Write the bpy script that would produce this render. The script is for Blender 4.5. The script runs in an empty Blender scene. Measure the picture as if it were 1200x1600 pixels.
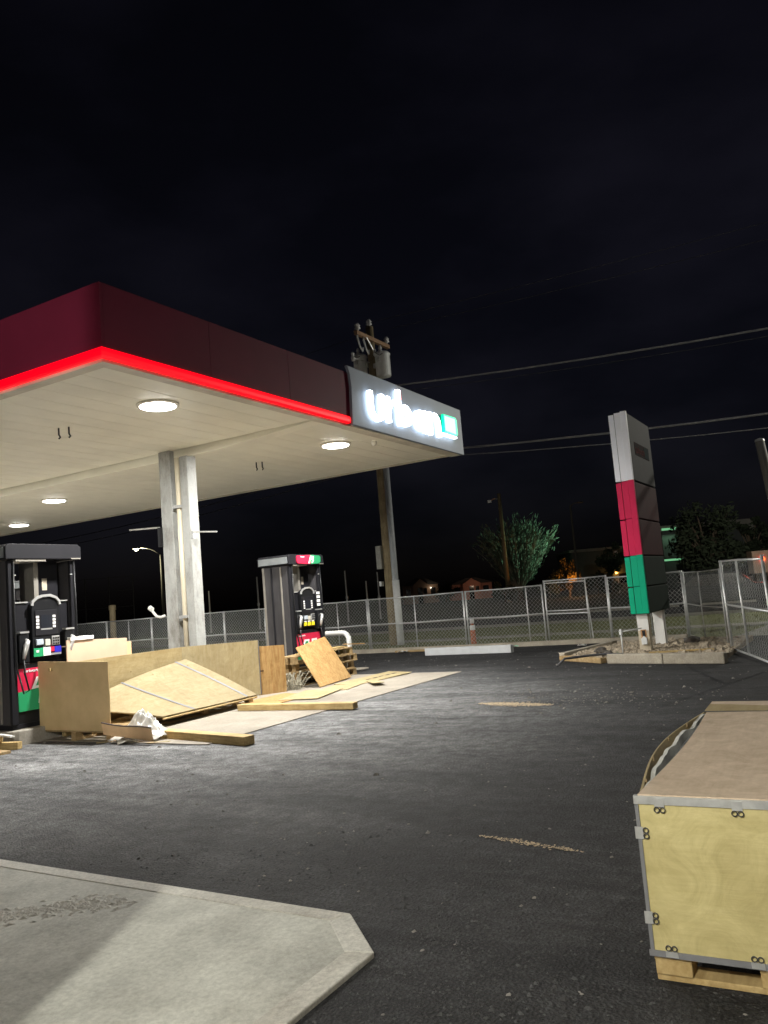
import bpy, bmesh, math, random
from math import radians as R, sin, cos, pi, atan2, sqrt
from mathutils import Vector, Matrix
random.seed(7)
sc = bpy.context.scene
C = sc.collection

# ------------------------------------------------------------------ camera
f, PITCH, ROLL, CH = 1250.0, R(6.15), R(4.8), 1.5
fwd = Vector((0, cos(PITCH), sin(PITCH))); up0 = Vector((0, -sin(PITCH), cos(PITCH))); rt0 = Vector((1, 0, 0))
rt = rt0*cos(ROLL) - up0*sin(ROLL); up = up0*cos(ROLL) + rt0*sin(ROLL)
cd = bpy.data.cameras.new('camera'); cam = bpy.data.objects.new('camera', cd); C.objects.link(cam)
m = Matrix.Identity(4)
for i in range(3):
    m[i][0] = rt[i]; m[i][1] = up[i]; m[i][2] = -fwd[i]
m[2][3] = CH
cam.matrix_world = m
cd.sensor_fit = 'VERTICAL'; cd.sensor_height = 36; cd.lens = 36*f/1600
cd.clip_start = .05; cd.clip_end = 3000
sc.camera = cam

# ------------------------------------------------------------------ night sky, moon, exposure
w = bpy.data.worlds.new('World'); sc.world = w; w.use_nodes = True
nt = w.node_tree
bg = nt.nodes['Background']
sky = nt.nodes.new('ShaderNodeTexSky'); sky.sky_type = 'NISHITA'; sky.sun_disc = False
sky.sun_elevation = R(4); sky.sun_rotation = R(200); sky.altitude = 50; sky.air_density = 1.0; sky.dust_density = 2.5; sky.ozone_density = 3
hs = nt.nodes.new('ShaderNodeHueSaturation'); hs.inputs['Hue'].default_value = .51; hs.inputs['Saturation'].default_value = .45
nt.links.new(sky.outputs[0], hs.inputs['Color']); tint = nt.nodes.new('ShaderNodeMixRGB'); tint.blend_type = 'MULTIPLY'; tint.inputs[0].default_value = 1; tint.inputs[2].default_value = (1.0, .90, 1.25, 1)
nt.links.new(hs.outputs[0], tint.inputs[1]); wtc = nt.nodes.new('ShaderNodeTexCoord'); wmp = nt.nodes.new('ShaderNodeMapping'); wmp.inputs['Scale'].default_value = (2.2, 2.2, 5); nt.links.new(wtc.outputs['Generated'], wmp.inputs[0])
wn = nt.nodes.new('ShaderNodeTexNoise'); wn.inputs['Scale'].default_value = 1.3; wn.inputs['Detail'].default_value = 6; nt.links.new(wmp.outputs[0], wn.inputs['Vector'])
wr_ = nt.nodes.new('ShaderNodeValToRGB'); wr_.color_ramp.elements[0].position = .38; wr_.color_ramp.elements[1].position = .75; wr_.color_ramp.elements[0].color = (.55,.55,.55,1); wr_.color_ramp.elements[1].color = (1.7,1.55,1.45,1); nt.links.new(wn.outputs['Fac'], wr_.inputs[0])
cl = nt.nodes.new('ShaderNodeMixRGB'); cl.blend_type = 'MULTIPLY'; cl.inputs[0].default_value = 1; nt.links.new(tint.outputs[0], cl.inputs[1]); nt.links.new(wr_.outputs[0], cl.inputs[2])
nt.links.new(cl.outputs[0], bg.inputs[0]); bg.inputs[1].default_value = 0.0027
sd = bpy.data.lights.new('moon', 'SUN'); sun = bpy.data.objects.new('moon', sd); C.objects.link(sun)
sd.energy = 0.004; sd.angle = R(.5); sd.color = (.8, .88, 1)
sun.rotation_euler = (R(50), 0, R(160))
vs = sc.view_settings; vs.view_transform = 'Standard'; vs.look = 'None'; vs.exposure = .3; vs.gamma = 1; vs.use_curve_mapping = False
sc.cycles.use_denoising = True
sc.cycles.max_bounces = 8; sc.cycles.diffuse_bounces = 5
sc.cycles.sample_clamp_indirect = 6

# ------------------------------------------------------------------ site frame: V runs away to the right, U away to the left
TH = R(60.0)
A0 = Vector((-2.987, 8.661, 0))
V = Vector((cos(TH), sin(TH), 0)); U = Vector((-sin(TH), cos(TH), 0))
def W(v, u, z=0): return A0 + V*v + U*u + Vector((0, 0, z))
def L2(v, u):  p = W(v, u); return p.x, p.y

# ------------------------------------------------------------------ materials
MATS = {}
def newmat(name):
    m = bpy.data.materials.new(name); m.use_nodes = True
    return m, m.node_tree.nodes, m.node_tree.links, m.node_tree.nodes['Principled BSDF']
def mat(name, col, rough=.6, metal=0, spec=.5, var=.15, scale=6, bump=0, bscale=60, stretch=None, col2=None, dirt=0, trans=0, coat=0, grain=0):
    if name in MATS: return MATS[name]
    m, n, l, b = newmat(name)
    tc = n.new('ShaderNodeTexCoord'); mp = n.new('ShaderNodeMapping'); l.new(tc.outputs['Object'], mp.inputs[0])
    if stretch: mp.inputs['Scale'].default_value = stretch
    # every object gets its own slice of the noise
    oi = n.new('ShaderNodeObjectInfo'); ad = n.new('ShaderNodeVectorMath'); ad.operation = 'SCALE'
    cb = n.new('ShaderNodeCombineXYZ'); l.new(oi.outputs['Random'], cb.inputs[0]); l.new(oi.outputs['Random'], cb.inputs[1])
    l.new(cb.outputs[0], ad.inputs[0]); ad.inputs['Scale'].default_value = 37
    l.new(ad.outputs[0], mp.inputs['Location'])
    nz = n.new('ShaderNodeTexNoise'); nz.inputs['Scale'].default_value = scale; nz.inputs['Detail'].default_value = 6; nz.inputs['Roughness'].default_value = .6
    l.new(mp.outputs[0], nz.inputs['Vector'])
    cr = n.new('ShaderNodeValToRGB'); l.new(nz.outputs['Fac'], cr.inputs[0])
    c2 = col2 or tuple(min(1, c*(1+var)) for c in col); c1 = tuple(c*(1-var) for c in col)
    cr.color_ramp.elements[0].position = .3; cr.color_ramp.elements[1].position = .7
    cr.color_ramp.elements[0].color = (*c1, 1); cr.color_ramp.elements[1].color = (*c2, 1)
    out = cr.outputs[0]
    if dirt:
        nz2 = n.new('ShaderNodeTexNoise'); nz2.inputs['Scale'].default_value = scale*.35; nz2.inputs['Detail'].default_value = 8; nz2.inputs['Roughness'].default_value = .7
        l.new(mp.outputs[0], nz2.inputs['Vector'])
        r2 = n.new('ShaderNodeValToRGB'); r2.color_ramp.elements[0].position = .48; r2.color_ramp.elements[1].position = .72
        l.new(nz2.outputs['Fac'], r2.inputs[0])
        mx = n.new('ShaderNodeMixRGB'); mx.blend_type = 'MULTIPLY'; mx.inputs[2].default_value = (.35, .3, .25, 1)
        mm = n.new('ShaderNodeMath'); mm.operation = 'MULTIPLY'; mm.inputs[1].default_value = dirt; l.new(r2.outputs[0], mm.inputs[0])
        l.new(mm.outputs[0], mx.inputs[0]); l.new(out, mx.inputs[1]); out = mx.outputs[0]
    if grain:
        gn = n.new('ShaderNodeTexNoise'); gn.inputs['Scale'].default_value = 38; gn.inputs['Detail'].default_value = 8; gn.inputs['Roughness'].default_value = .8; l.new(mp.outputs[0], gn.inputs['Vector'])
        gr = n.new('ShaderNodeValToRGB'); gr.color_ramp.elements[0].position = .33; gr.color_ramp.elements[1].position = .67
        gr.color_ramp.elements[0].color = (1-grain,)*3+(1,); gr.color_ramp.elements[1].color = (1+grain*.5,)*3+(1,); l.new(gn.outputs['Fac'], gr.inputs[0])
        gm = n.new('ShaderNodeMixRGB'); gm.blend_type = 'MULTIPLY'; gm.inputs[0].default_value = 1; l.new(out, gm.inputs[1]); l.new(gr.outputs[0], gm.inputs[2]); out = gm.outputs[0]
    l.new(out, b.inputs['Base Color'])
    b.inputs['Roughness'].default_value = rough; b.inputs['Metallic'].default_value = metal
    b.inputs['Specular IOR Level'].default_value = spec
    if trans: b.inputs['Transmission Weight'].default_value = trans
    if coat: b.inputs['Coat Weight'].default_value = coat
    if bump:
        nb = n.new('ShaderNodeTexNoise'); nb.inputs['Scale'].default_value = bscale; nb.inputs['Detail'].default_value = 5
        l.new(mp.outputs[0], nb.inputs['Vector'])
        bp = n.new('ShaderNodeBump'); bp.inputs['Strength'].default_value = bump; bp.inputs['Distance'].default_value = .01
        l.new(nb.outputs['Fac'], bp.inputs['Height']); l.new(bp.outputs[0], b.inputs['Normal'])
    MATS[name] = m; return m
def emit(name, col, strength, base=None):
    if name in MATS: return MATS[name]
    m, n, l, b = newmat(name)
    b.inputs['Base Color'].default_value = (*(base or col), 1)
    b.inputs['Emission Color'].default_value = (*col, 1); b.inputs['Emission Strength'].default_value = strength
    b.inputs['Roughness'].default_value = .4
    MATS[name] = m; return m
def wood(name, c1, c2, ring=9, rough=.7, blot=.5, axis=0):
    # ply / timber: long grain streaks with broad cathedral figure and blotches
    if name in MATS: return MATS[name]
    m, n, l, b = newmat(name)
    tc = n.new('ShaderNodeTexCoord'); mp = n.new('ShaderNodeMapping'); l.new(tc.outputs['Object'], mp.inputs[0])
    s = [7, 7, 7]; s[axis] = .8; mp.inputs['Scale'].default_value = s
    oi = n.new('ShaderNodeObjectInfo'); cb = n.new('ShaderNodeCombineXYZ')
    mu = n.new('ShaderNodeMath'); mu.operation = 'MULTIPLY'; mu.inputs[1].default_value = 53; l.new(oi.outputs['Random'], mu.inputs[0])
    for i in range(3): l.new(mu.outputs[0], cb.inputs[i])
    l.new(cb.outputs[0], mp.inputs['Location'])
    nz = n.new('ShaderNodeTexNoise'); nz.inputs['Scale'].default_value = 1.2; nz.inputs['Detail'].default_value = 3; nz.inputs['Distortion'].default_value = .6
    l.new(mp.outputs[0], nz.inputs['Vector'])
    ml = n.new('ShaderNodeMath'); ml.operation = 'MULTIPLY'; ml.inputs[1].default_value = ring; l.new(nz.outputs['Fac'], ml.inputs[0])
    fr = n.new('ShaderNodeMath'); fr.operation = 'PINGPONG'; fr.inputs[1].default_value = 1; l.new(ml.outputs[0], fr.inputs[0])
    fine = n.new('ShaderNodeTexNoise'); fine.inputs['Scale'].default_value = 9; fine.inputs['Detail'].default_value = 6; l.new(mp.outputs[0], fine.inputs['Vector'])
    mixf = n.new('ShaderNodeMath'); mixf.operation = 'MULTIPLY_ADD'; mixf.inputs[1].default_value = .45; l.new(fr.outputs[0], mixf.inputs[0]); l.new(fine.outputs['Fac'], mixf.inputs[2])
    cr = n.new('ShaderNodeValToRGB'); cr.color_ramp.elements[0].position = .3; cr.color_ramp.elements[1].position = 1.0
    cr.color_ramp.elements[0].color = (*c2, 1); cr.color_ramp.elements[1].color = (*c1, 1); l.new(mixf.outputs[0], cr.inputs[0])
    bl = n.new('ShaderNodeTexNoise'); bl.inputs['Scale'].default_value = 2.3; bl.inputs['Detail'].default_value = 5; l.new(tc.outputs['Object'], bl.inputs['Vector'])
    br = n.new('ShaderNodeValToRGB'); br.color_ramp.elements[0].position = .35; br.color_ramp.elements[1].position = .75
    br.color_ramp.elements[0].color = (1, 1, 1, 1); br.color_ramp.elements[1].color = (1-blot*.5, 1-blot*.55, 1-blot*.65, 1); l.new(bl.outputs['Fac'], br.inputs[0])
    mx = n.new('ShaderNodeMixRGB'); mx.blend_type = 'MULTIPLY'; mx.inputs[0].default_value = 1; l.new(cr.outputs[0], mx.inputs[1]); l.new(br.outputs[0], mx.inputs[2])
    sn = n.new('ShaderNodeTexNoise'); sn.inputs['Scale'].default_value = 6; sn.inputs['Detail'].default_value = 9; sn.inputs['Roughness'].default_value = .75; sn.inputs['Distortion'].default_value = 1.2; l.new(tc.outputs['Object'], sn.inputs['Vector'])
    sr = n.new('ShaderNodeValToRGB'); sr.color_ramp.elements[0].position = .30; sr.color_ramp.elements[1].position = .66; sr.color_ramp.elements[0].color = (.72,.69,.62,1); sr.color_ramp.elements[1].color = (1.12,1.12,1.12,1); l.new(sn.outputs['Fac'], sr.inputs[0])
    m3 = n.new('ShaderNodeMixRGB'); m3.blend_type = 'MULTIPLY'; m3.inputs[0].default_value = .8; l.new(mx.outputs[0], m3.inputs[1]); l.new(sr.outputs[0], m3.inputs[2])
    vk = n.new('ShaderNodeTexVoronoi'); vk.inputs['Scale'].default_value = 3.1; vk.inputs['Randomness'].default_value = 1; l.new(tc.outputs['Object'], vk.inputs['Vector'])
    vr = n.new('ShaderNodeValToRGB'); vr.color_ramp.elements[0].position = .02; vr.color_ramp.elements[1].position = .055; vr.color_ramp.elements[0].color = (.42,.33,.22,1); vr.color_ramp.elements[1].color = (1,1,1,1); l.new(vk.outputs['Distance'], vr.inputs[0])
    m4 = n.new('ShaderNodeMixRGB'); m4.blend_type = 'MULTIPLY'; m4.inputs[0].default_value = .8; l.new(m3.outputs[0], m4.inputs[1]); l.new(vr.outputs[0], m4.inputs[2]); mx = m4
    l.new(mx.outputs[0], b.inputs['Base Color']); b.inputs['Roughness'].default_value = rough; b.inputs['Specular IOR Level'].default_value = .3
    bp = n.new('ShaderNodeBump'); bp.inputs['Strength'].default_value = .25; bp.inputs['Distance'].default_value = .004; l.new(mixf.outputs[0], bp.inputs['Height']); l.new(bp.outputs[0], b.inputs['Normal'])
    MATS[name] = m; return m
def asphalt_mat():
    m, n, l, b = newmat('asphalt')
    tc = n.new('ShaderNodeTexCoord')
    def noise(s, d=6, r=.6, dist=0, vec=None):
        q = n.new('ShaderNodeTexNoise'); q.inputs['Scale'].default_value = s; q.inputs['Detail'].default_value = d; q.inputs['Roughness'].default_value = r; q.inputs['Distortion'].default_value = dist
        l.new(vec or tc.outputs['Object'], q.inputs['Vector']); return q.outputs['Fac']
    def ramp(x, p0, c0, p1, c1):
        r = n.new('ShaderNodeValToRGB'); e = r.color_ramp.elements; e[0].position = p0; e[1].position = p1; e[0].color = (*c0, 1); e[1].color = (*c1, 1); l.new(x, r.inputs[0]); return r.outputs[0]
    def mul(a_, b_, blend='MULTIPLY', fac=1):
        x = n.new('ShaderNodeMixRGB'); x.blend_type = blend
        if isinstance(fac, (int, float)): x.inputs[0].default_value = fac
        else: l.new(fac, x.inputs[0])
        l.new(a_, x.inputs[1]); l.new(b_, x.inputs[2]); return x.outputs[0]
    # rolled streaks run across the lot
    mp = n.new('ShaderNodeMapping'); mp.inputs['Scale'].default_value = (1.9, .55, 1); mp.inputs['Rotation'].default_value = (0, 0, R(28)); l.new(tc.outputs['Object'], mp.inputs[0])
    big = noise(.9, 6, .66, .5, mp.outputs[0]); mid = noise(7, 8, .75, .3); clump = noise(2.6, 9, .72, .8, mp.outputs[0]); fin = noise(55, 4, .75)
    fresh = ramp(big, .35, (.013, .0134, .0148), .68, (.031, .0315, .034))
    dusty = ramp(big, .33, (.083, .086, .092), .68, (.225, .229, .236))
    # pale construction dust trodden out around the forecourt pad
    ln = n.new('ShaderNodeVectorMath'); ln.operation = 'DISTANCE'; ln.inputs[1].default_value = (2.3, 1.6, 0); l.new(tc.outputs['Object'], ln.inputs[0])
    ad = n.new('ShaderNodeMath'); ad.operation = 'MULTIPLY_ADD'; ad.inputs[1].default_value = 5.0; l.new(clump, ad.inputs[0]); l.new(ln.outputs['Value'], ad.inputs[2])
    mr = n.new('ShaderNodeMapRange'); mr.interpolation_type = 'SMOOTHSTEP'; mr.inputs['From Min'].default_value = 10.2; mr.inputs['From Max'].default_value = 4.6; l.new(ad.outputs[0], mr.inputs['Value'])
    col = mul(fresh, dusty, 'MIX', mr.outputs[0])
    col = mul(col, ramp(mid, .36, (.52, .52, .52), .66, (1.5, 1.5, 1.5)))
    col = mul(col, ramp(clump, .36, (.55, .55, .55), .64, (1.45, 1.45, 1.44)))
    col = mul(col, ramp(fin, .35, (.36, .36, .36), .69, (2.3, 2.28, 2.25)))
    l.new(col, b.inputs['Base Color'])
    b.inputs['Specular IOR Level'].default_value = .35
    rr = n.new('ShaderNodeMapRange'); rr.inputs['To Min'].default_value = .72; rr.inputs['To Max'].default_value = .95; l.new(mid, rr.inputs['Value']); l.new(rr.outputs[0], b.inputs['Roughness'])
    vo = n.new('ShaderNodeTexVoronoi'); vo.inputs['Scale'].default_value = 70; l.new(tc.outputs['Object'], vo.inputs['Vector'])
    a1 = n.new('ShaderNodeMath'); a1.operation = 'ADD'; l.new(fin, a1.inputs[0]); l.new(vo.outputs['Distance'], a1.inputs[1])
    a2 = n.new('ShaderNodeMath'); a2.operation = 'MULTIPLY_ADD'; a2.inputs[1].default_value = 2.2; l.new(mid, a2.inputs[0]); l.new(a1.outputs[0], a2.inputs[2])
    bp = n.new('ShaderNodeBump'); bp.inputs['Strength'].default_value = .9; bp.inputs['Distance'].default_value = .013; l.new(a2.outputs[0], bp.inputs['Height']); l.new(bp.outputs[0], b.inputs['Normal'])
    return m

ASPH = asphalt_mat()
CONC = mat('concrete', (.30, .27, .225), .85, var=.14, scale=1.6, bump=.25, bscale=40, dirt=.5, grain=.3)
CONC2 = mat('slab_concrete', (.50, .50, .45), .85, var=.22, scale=2.2, bump=.5, bscale=30, dirt=.55, grain=.28)
CURB = mat('curb_concrete', (.40, .36, .29), .85, var=.2, scale=4, bump=.4, bscale=30, dirt=.4, grain=.3)
SOFF = mat('cream_soffit_paint', (.93, .91, .80), .38, var=.05, scale=1.5, dirt=.12)
SOFE = mat('soffit_trim_paint', (.66, .62, .53), .5, var=.1, scale=3, dirt=.5)
MAROON = mat('maroon_fascia', (.17, .017, .045), .55, spec=.2, var=.08, scale=1.2)
REDLED = emit('red_led_strip', (1, .0, .008), 1.25, (.25, 0, 0))
SIGNP = mat('sign_panel_aluminium', (.20, .235, .29), .5, .2, var=.06, scale=2)
LETTER = emit('sign_letter_white', (.80, .91, 1), 5)
LETRED = emit('sign_letter_red_edge', (1, .12, .12), 2.2)
GREENB = emit('sign_green_block', (.0, .62, .30), 1.3)
GREENF = emit('sign_block_face', (.45, .85, .85), .95)
LENS = emit('lamp_lens', (1, .98, .94), 14)
HOUSING = mat('lamp_housing', (.75, .72, .64), .5)
STEEL = mat('weathered_column_steel', (.42, .43, .42), .6, .1, var=.12, scale=3, stretch=(2.5, 2.5, 1.1), dirt=.9, grain=.25)
PIPE = mat('cream_conduit', (.66, .60, .47), .45, var=.06)
GALV = mat('galvanised', (.58, .59, .59), .42, .55, var=.18, scale=14)
WIRE = mat('chain_link_wire', (.60, .62, .61), .5, .4, var=.1)
BLACK = mat('black_plastic', (.008, .0085, .010), .4, spec=.3, var=.2)
CHAR = mat('charcoal_metal', (.013, .013, .016), .6, 0, spec=.14, var=.12, scale=3)
GREY = mat('grey_pump_panel', (.050, .048, .052), .55, .1, spec=.3, var=.18, scale=3, stretch=(3, 3, .6))
EDGE = mat('pale_edge_trim', (.24, .225, .20), .45, .2)
SILVER = mat('silver_trim', (.62, .62, .62), .3, .6, var=.05)
SCREEN = mat('pump_screen', (.018, .02, .026), .12, var=.05)
WHITEP = mat('white_paint', (.72, .72, .70), .5, var=.05, dirt=.15)
KEYW = mat('white_key', (.8, .8, .8), .5, var=.03)
RED = mat('red_decal', (.55, .015, .06), .4, var=.04)
GRN = mat('green_decal', (.02, .30, .12), .4, var=.04)
BLUE = mat('blue_key', (.03, .03, .45), .4, var=.03)
YEL = mat('yellow_key', (.8, .66, .02), .45, var=.03)
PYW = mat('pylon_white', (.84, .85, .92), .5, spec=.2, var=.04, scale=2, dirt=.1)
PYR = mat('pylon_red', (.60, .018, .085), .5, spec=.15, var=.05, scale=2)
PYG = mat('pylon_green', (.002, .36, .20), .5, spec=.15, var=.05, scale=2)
PYD = mat('pylon_red_shaded', (.060, .010, .014), .75, spec=.1, var=.15, scale=2)  # PYD, PYE, PYF: tier paints with the long faces' shade put into the colour
PYE = mat('pylon_green_shaded', (.012, .028, .020), .75, spec=.1, var=.15, scale=2)
PYF = mat('pylon_white_shaded', (.075, .075, .078), .75, spec=.1, var=.08, scale=2)
GAP = mat('joint_black', (.01, .01, .01), .8)
PLYP = wood('pale_birch_ply', (.42, .355, .215), (.35, .285, .155), ring=5, blot=.25, axis=2)
PLYC = wood('crate_face_ply', (.60, .53, .27), (.52, .45, .21), ring=1.3, blot=.5, axis=1)
PLYB = wood('tan_plywood', (.42, .34, .185), (.34, .26, .125), ring=6, blot=.3)
PLYO = wood('orange_plywood', (.50, .33, .145), (.34, .19, .07), ring=10, blot=.35, axis=2)
PLYT = wood('pinkish_top_ply', (.66, .54, .42), (.58, .46, .35), ring=4, blot=.35)
MDF = mat('brown_board', (.62, .45, .23), .75, var=.12, scale=2.5, col2=(.68, .50, .27), bump=.1)
LUMB = wood('lumber', (.58, .44, .22), (.40, .28, .12), ring=9, blot=.45)
PALL = wood('pallet_wood', (.46, .34, .19), (.30, .21, .10), ring=8, blot=.6)
PINK = mat('pinkish_carton', (.62, .45, .32), .8, var=.08, scale=3)
CARD = mat('cardboard', (.78, .52, .29), .85, var=.1, scale=5)
PLAS = mat('crumpled_plastic', (.88, .87, .83), .28, var=.05, scale=8, trans=.6)
FOAM = mat('packing_foam', (.62, .62, .58), .9, var=.12, scale=14, bump=.5, bscale=50)
STRAP = mat('steel_strap', (.20, .205, .22), .6, .2, var=.08)
DSTRAP = mat('dark_strap', (.05, .05, .05), .6)
POLEW = wood('utility_pole_wood', (.42, .35, .23), (.26, .21, .13), ring=9, blot=.6, axis=2)
TRANS = mat('transformer_grey', (.66, .68, .70), .5, .1, var=.12, scale=4)
PORC = mat('porcelain', (.70, .71, .73), .3)
CABLE = mat('cable_black', (.05, .05, .055), .6)
BARE = mat('bare_cable', (.30, .30, .31), .5, .3)
PVC = mat('grey_riser_pvc', (.40, .43, .46), .5, var=.08)
PVCW = mat('white_riser_guard', (.66, .68, .68), .5, var=.08)
GRASS = mat('grass', (.12, .14, .05), .95, var=.35, scale=3, bump=.6, bscale=30, col2=(.19, .20, .085))
GRASSF = mat('field', (.030, .045, .020), .95, var=.3, scale=.4)
ROADM = mat('road', (.035, .035, .037), .85, var=.2, scale=1.2)
WALK = mat('walk', (.26, .25, .22), .9, var=.15, scale=2)
DIRT = mat('dirt', (.28, .22, .15), .95, var=.3, scale=7, bump=.8, bscale=25)
STONE = mat('gravel_stone', (.33, .28, .21), .9, var=.35, scale=20)
SAND = mat('spilled_sand', (.50, .40, .27), .95, var=.3, scale=30, bump=.5, bscale=120)
CRUMB = mat('pale_crumbs', (.20, .19, .175), .9, var=.4, scale=8)
RUST = mat('rusty_paint', (.42, .22, .09), .8, var=.4, scale=12)
POSTC = mat('post_cream', (.62, .55, .42), .6, var=.12, scale=4, dirt=.6)
BRICKH = mat('pink_stucco', (.50, .22, .16), .9, var=.1, scale=2)
TANH = mat('tan_stucco', (.30, .20, .15), .9, var=.1, scale=2)
ROOF = mat('dark_roof', (.05, .045, .045), .9, var=.2)
GLASSD = mat('dark_window', (.01, .01, .012), .2)
BUILD = mat('grey_stucco_building', (.09, .10, .095), .9, var=.1, scale=.6)
BARK = mat('bark', (.13, .10, .07), .95, var=.3, scale=9, bump=.6, bscale=20)
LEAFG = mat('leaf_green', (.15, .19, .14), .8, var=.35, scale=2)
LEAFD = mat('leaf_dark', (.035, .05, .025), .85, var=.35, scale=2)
LEAFO = mat('leaf_orange_lit', (.14, .10, .03), .85, var=.3, scale=2)  # orange lamplight on the bush put into its leaf colour
ORANGEP = mat('orange_marker', (.42, .13, .06), .7, var=.15, scale=8)
STORE = mat('store_wall_stucco', (.5, .47, .42), .9, var=.08)

# ------------------------------------------------------------------ mesh helpers
class MB:
    def __init__(s): s.v = []; s.f = []
    def add(s, vs, fs):
        o = len(s.v); s.v += [tuple(p) for p in vs]; s.f += [tuple(o+i for i in q) for q in fs]; return s
    def box(s, x0, x1, y0, y1, z0, z1, M=None):
        p = [(x0,y0,z0),(x1,y0,z0),(x1,y1,z0),(x0,y1,z0),(x0,y0,z1),(x1,y0,z1),(x1,y1,z1),(x0,y1,z1)]
        if M: p = [M @ Vector(q) for q in p]
        return s.add(p, [(0,3,2,1),(4,5,6,7),(0,1,5,4),(1,2,6,5),(2,3,7,6),(3,0,4,7)])
    def prism(s, poly, h0, h1, axis='z'):
        # polygon (counter-clockwise) extruded along an axis; y-axis prisms take (x,z) polygons
        n = len(poly)
        if axis == 'z': a = [(x,y,h0) for x,y in poly]; b = [(x,y,h1) for x,y in poly]
        elif axis == 'y': a = [(x,h0,z) for x,z in poly]; b = [(x,h1,z) for x,z in poly]
        else: a = [(h0,y,z) for y,z in poly]; b = [(h1,y,z) for y,z in poly]
        return s.add(a+b, [tuple(reversed(range(n))), tuple(range(n,2*n))] + [(i,(i+1)%n,n+(i+1)%n,n+i) for i in range(n)])
    def tube(s, pts, r, n=8, cap=True):
        pts = [Vector(p) for p in pts]; rs = r if isinstance(r, (list, tuple)) else [r]*len(pts)
        rings = []; ref = None
        for i, p in enumerate(pts):
            t = (pts[min(i+1,len(pts)-1)] - pts[max(i-1,0)])
            t = t.normalized() if t.length > 1e-9 else Vector((0,0,1))
            if ref is None:
                ref = Vector((1,0,0)) if abs(t.x) < .8 else Vector((0,1,0))
            a = ref - t*ref.dot(t)
            a = a.normalized() if a.length > 1e-6 else t.orthogonal().normalized()
            ref = a; b = t.cross(a)
            rings.append([p + (a*cos(2*pi*k/n) + b*sin(2*pi*k/n))*rs[i] for k in range(n)])
        vs = [q for r_ in rings for q in r_]; fs = []
        for i in range(len(pts)-1):
            for k in range(n): fs.append((i*n+k, i*n+(k+1)%n, (i+1)*n+(k+1)%n, (i+1)*n+k))
        if cap: fs.append(tuple(reversed(range(n)))); fs.append(tuple(range((len(pts)-1)*n, len(pts)*n)))
        return s.add(vs, fs)
    def lathe(s, prof, n=20, c=(0,0,0)):
        vs = [(c[0]+r*cos(2*pi*k/n), c[1]+r*sin(2*pi*k/n), c[2]+z) for r,z in prof for k in range(n)]; fs = []
        for i in range(len(prof)-1):
            for k in range(n): fs.append((i*n+k, i*n+(k+1)%n, (i+1)*n+(k+1)%n, (i+1)*n+k))
        fs.append(tuple(reversed(range(n)))); fs.append(tuple(range((len(prof)-1)*n, len(prof)*n)))
        return s.add(vs, fs)
    def sheet(s, fn, nx, ny, t):
        # curved board: fn(a,b) gives the upper face, thickness t below it
        P = [[Vector(fn(i/nx, j/ny)) for j in range(ny+1)] for i in range(nx+1)]
        top = []; bot = []
        for i in range(nx+1):
            for j in range(ny+1):
                d1 = P[min(i+1,nx)][j]-P[max(i-1,0)][j]; d2 = P[i][min(j+1,ny)]-P[i][max(j-1,0)]
                nn = d1.cross(d2); nn = nn.normalized() if nn.length > 1e-9 else Vector((0,0,1))
                top.append(P[i][j]); bot.append(P[i][j]-nn*t)
        N = len(top); k = ny+1; fs = []
        for i in range(nx):
            for j in range(ny):
                a, b, c_, d = i*k+j, (i+1)*k+j, (i+1)*k+j+1, i*k+j+1
                fs.append((a,b,c_,d)); fs.append((N+d,N+c_,N+b,N+a))
        rim = [i*k for i in range(nx+1)] + [nx*k+j for j in range(1,ny+1)] + [i*k+ny for i in range(nx-1,-1,-1)] + [j for j in range(ny-1,0,-1)]
        for q in range(len(rim)):
            a, b = rim[q], rim[(q+1)%len(rim)]; fs.append((b,a,N+a,N+b))
        return s.add(top+bot, fs)
def mesh(mb, name, m, smooth=False):
    me = bpy.data.meshes.new(name); me.from_pydata([tuple(q) for q in mb.v], [], mb.f); me.update()
    if len(mb.f) < 1500:
        b = bmesh.new(); b.from_mesh(me); bmesh.ops.recalc_face_normals(b, faces=b.faces); b.to_mesh(me); b.free()
    if m: me.materials.append(m)
    if smooth: me.polygons.foreach_set('use_smooth', [True]*len(me.polygons))
    return me
def obj(name, mb, m, parent=None, bevel=0, smooth=False, loc=None, rot=None):
    me = mb if isinstance(mb, bpy.types.Mesh) else mesh(mb, name, m, smooth)
    o = bpy.data.objects.new(name, me); C.objects.link(o)
    if parent: o.parent = parent
    if loc: o.location = loc
    if rot: o.rotation_euler = rot
    if bevel:
        b = o.modifiers.new('bevel', 'BEVEL'); b.width = bevel; b.segments = 2; b.limit_method = 'ANGLE'; b.harden_normals = False
    return o
def tag(o, label, cat, group=None):
    o['label'] = label; o['category'] = cat
    if group: o['group'] = group
    return o
def thing(name, label, cat, v, u, z=0, rz=0, group=None, world=False):
    o = bpy.data.objects.new(name, None); C.objects.link(o); o.empty_display_size = .2
    o.location = (v, u, z) if world else W(v, u, z)
    o.rotation_euler = (0, 0, rz if world else TH+rz)
    return tag(o, label, cat, group)
def bx(*a): return MB().box(*a)
def struct(name, mb, m, v=0, u=0, z=0, world=False, bevel=0, kind='structure'):
    o = obj(name, mb, m, None, bevel); o['kind'] = kind
    if not world: o.location = W(v, u, z); o.rotation_euler = (0, 0, TH)
    return o
def lamp(name, kind, parent, loc, power, col, **k):
    d = bpy.data.lights.new(name, kind); d.energy = power; d.color = col
    for a, b in k.items(): setattr(d, a, b)
    o = bpy.data.objects.new(name, d); C.objects.link(o); o.parent = parent; o.location = loc; return o
def copy_tree(o, parent=None):
    c = o.copy(); C.objects.link(c); c.parent = parent
    for ch in list(o.children): copy_tree(ch, c)
    return c

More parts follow.
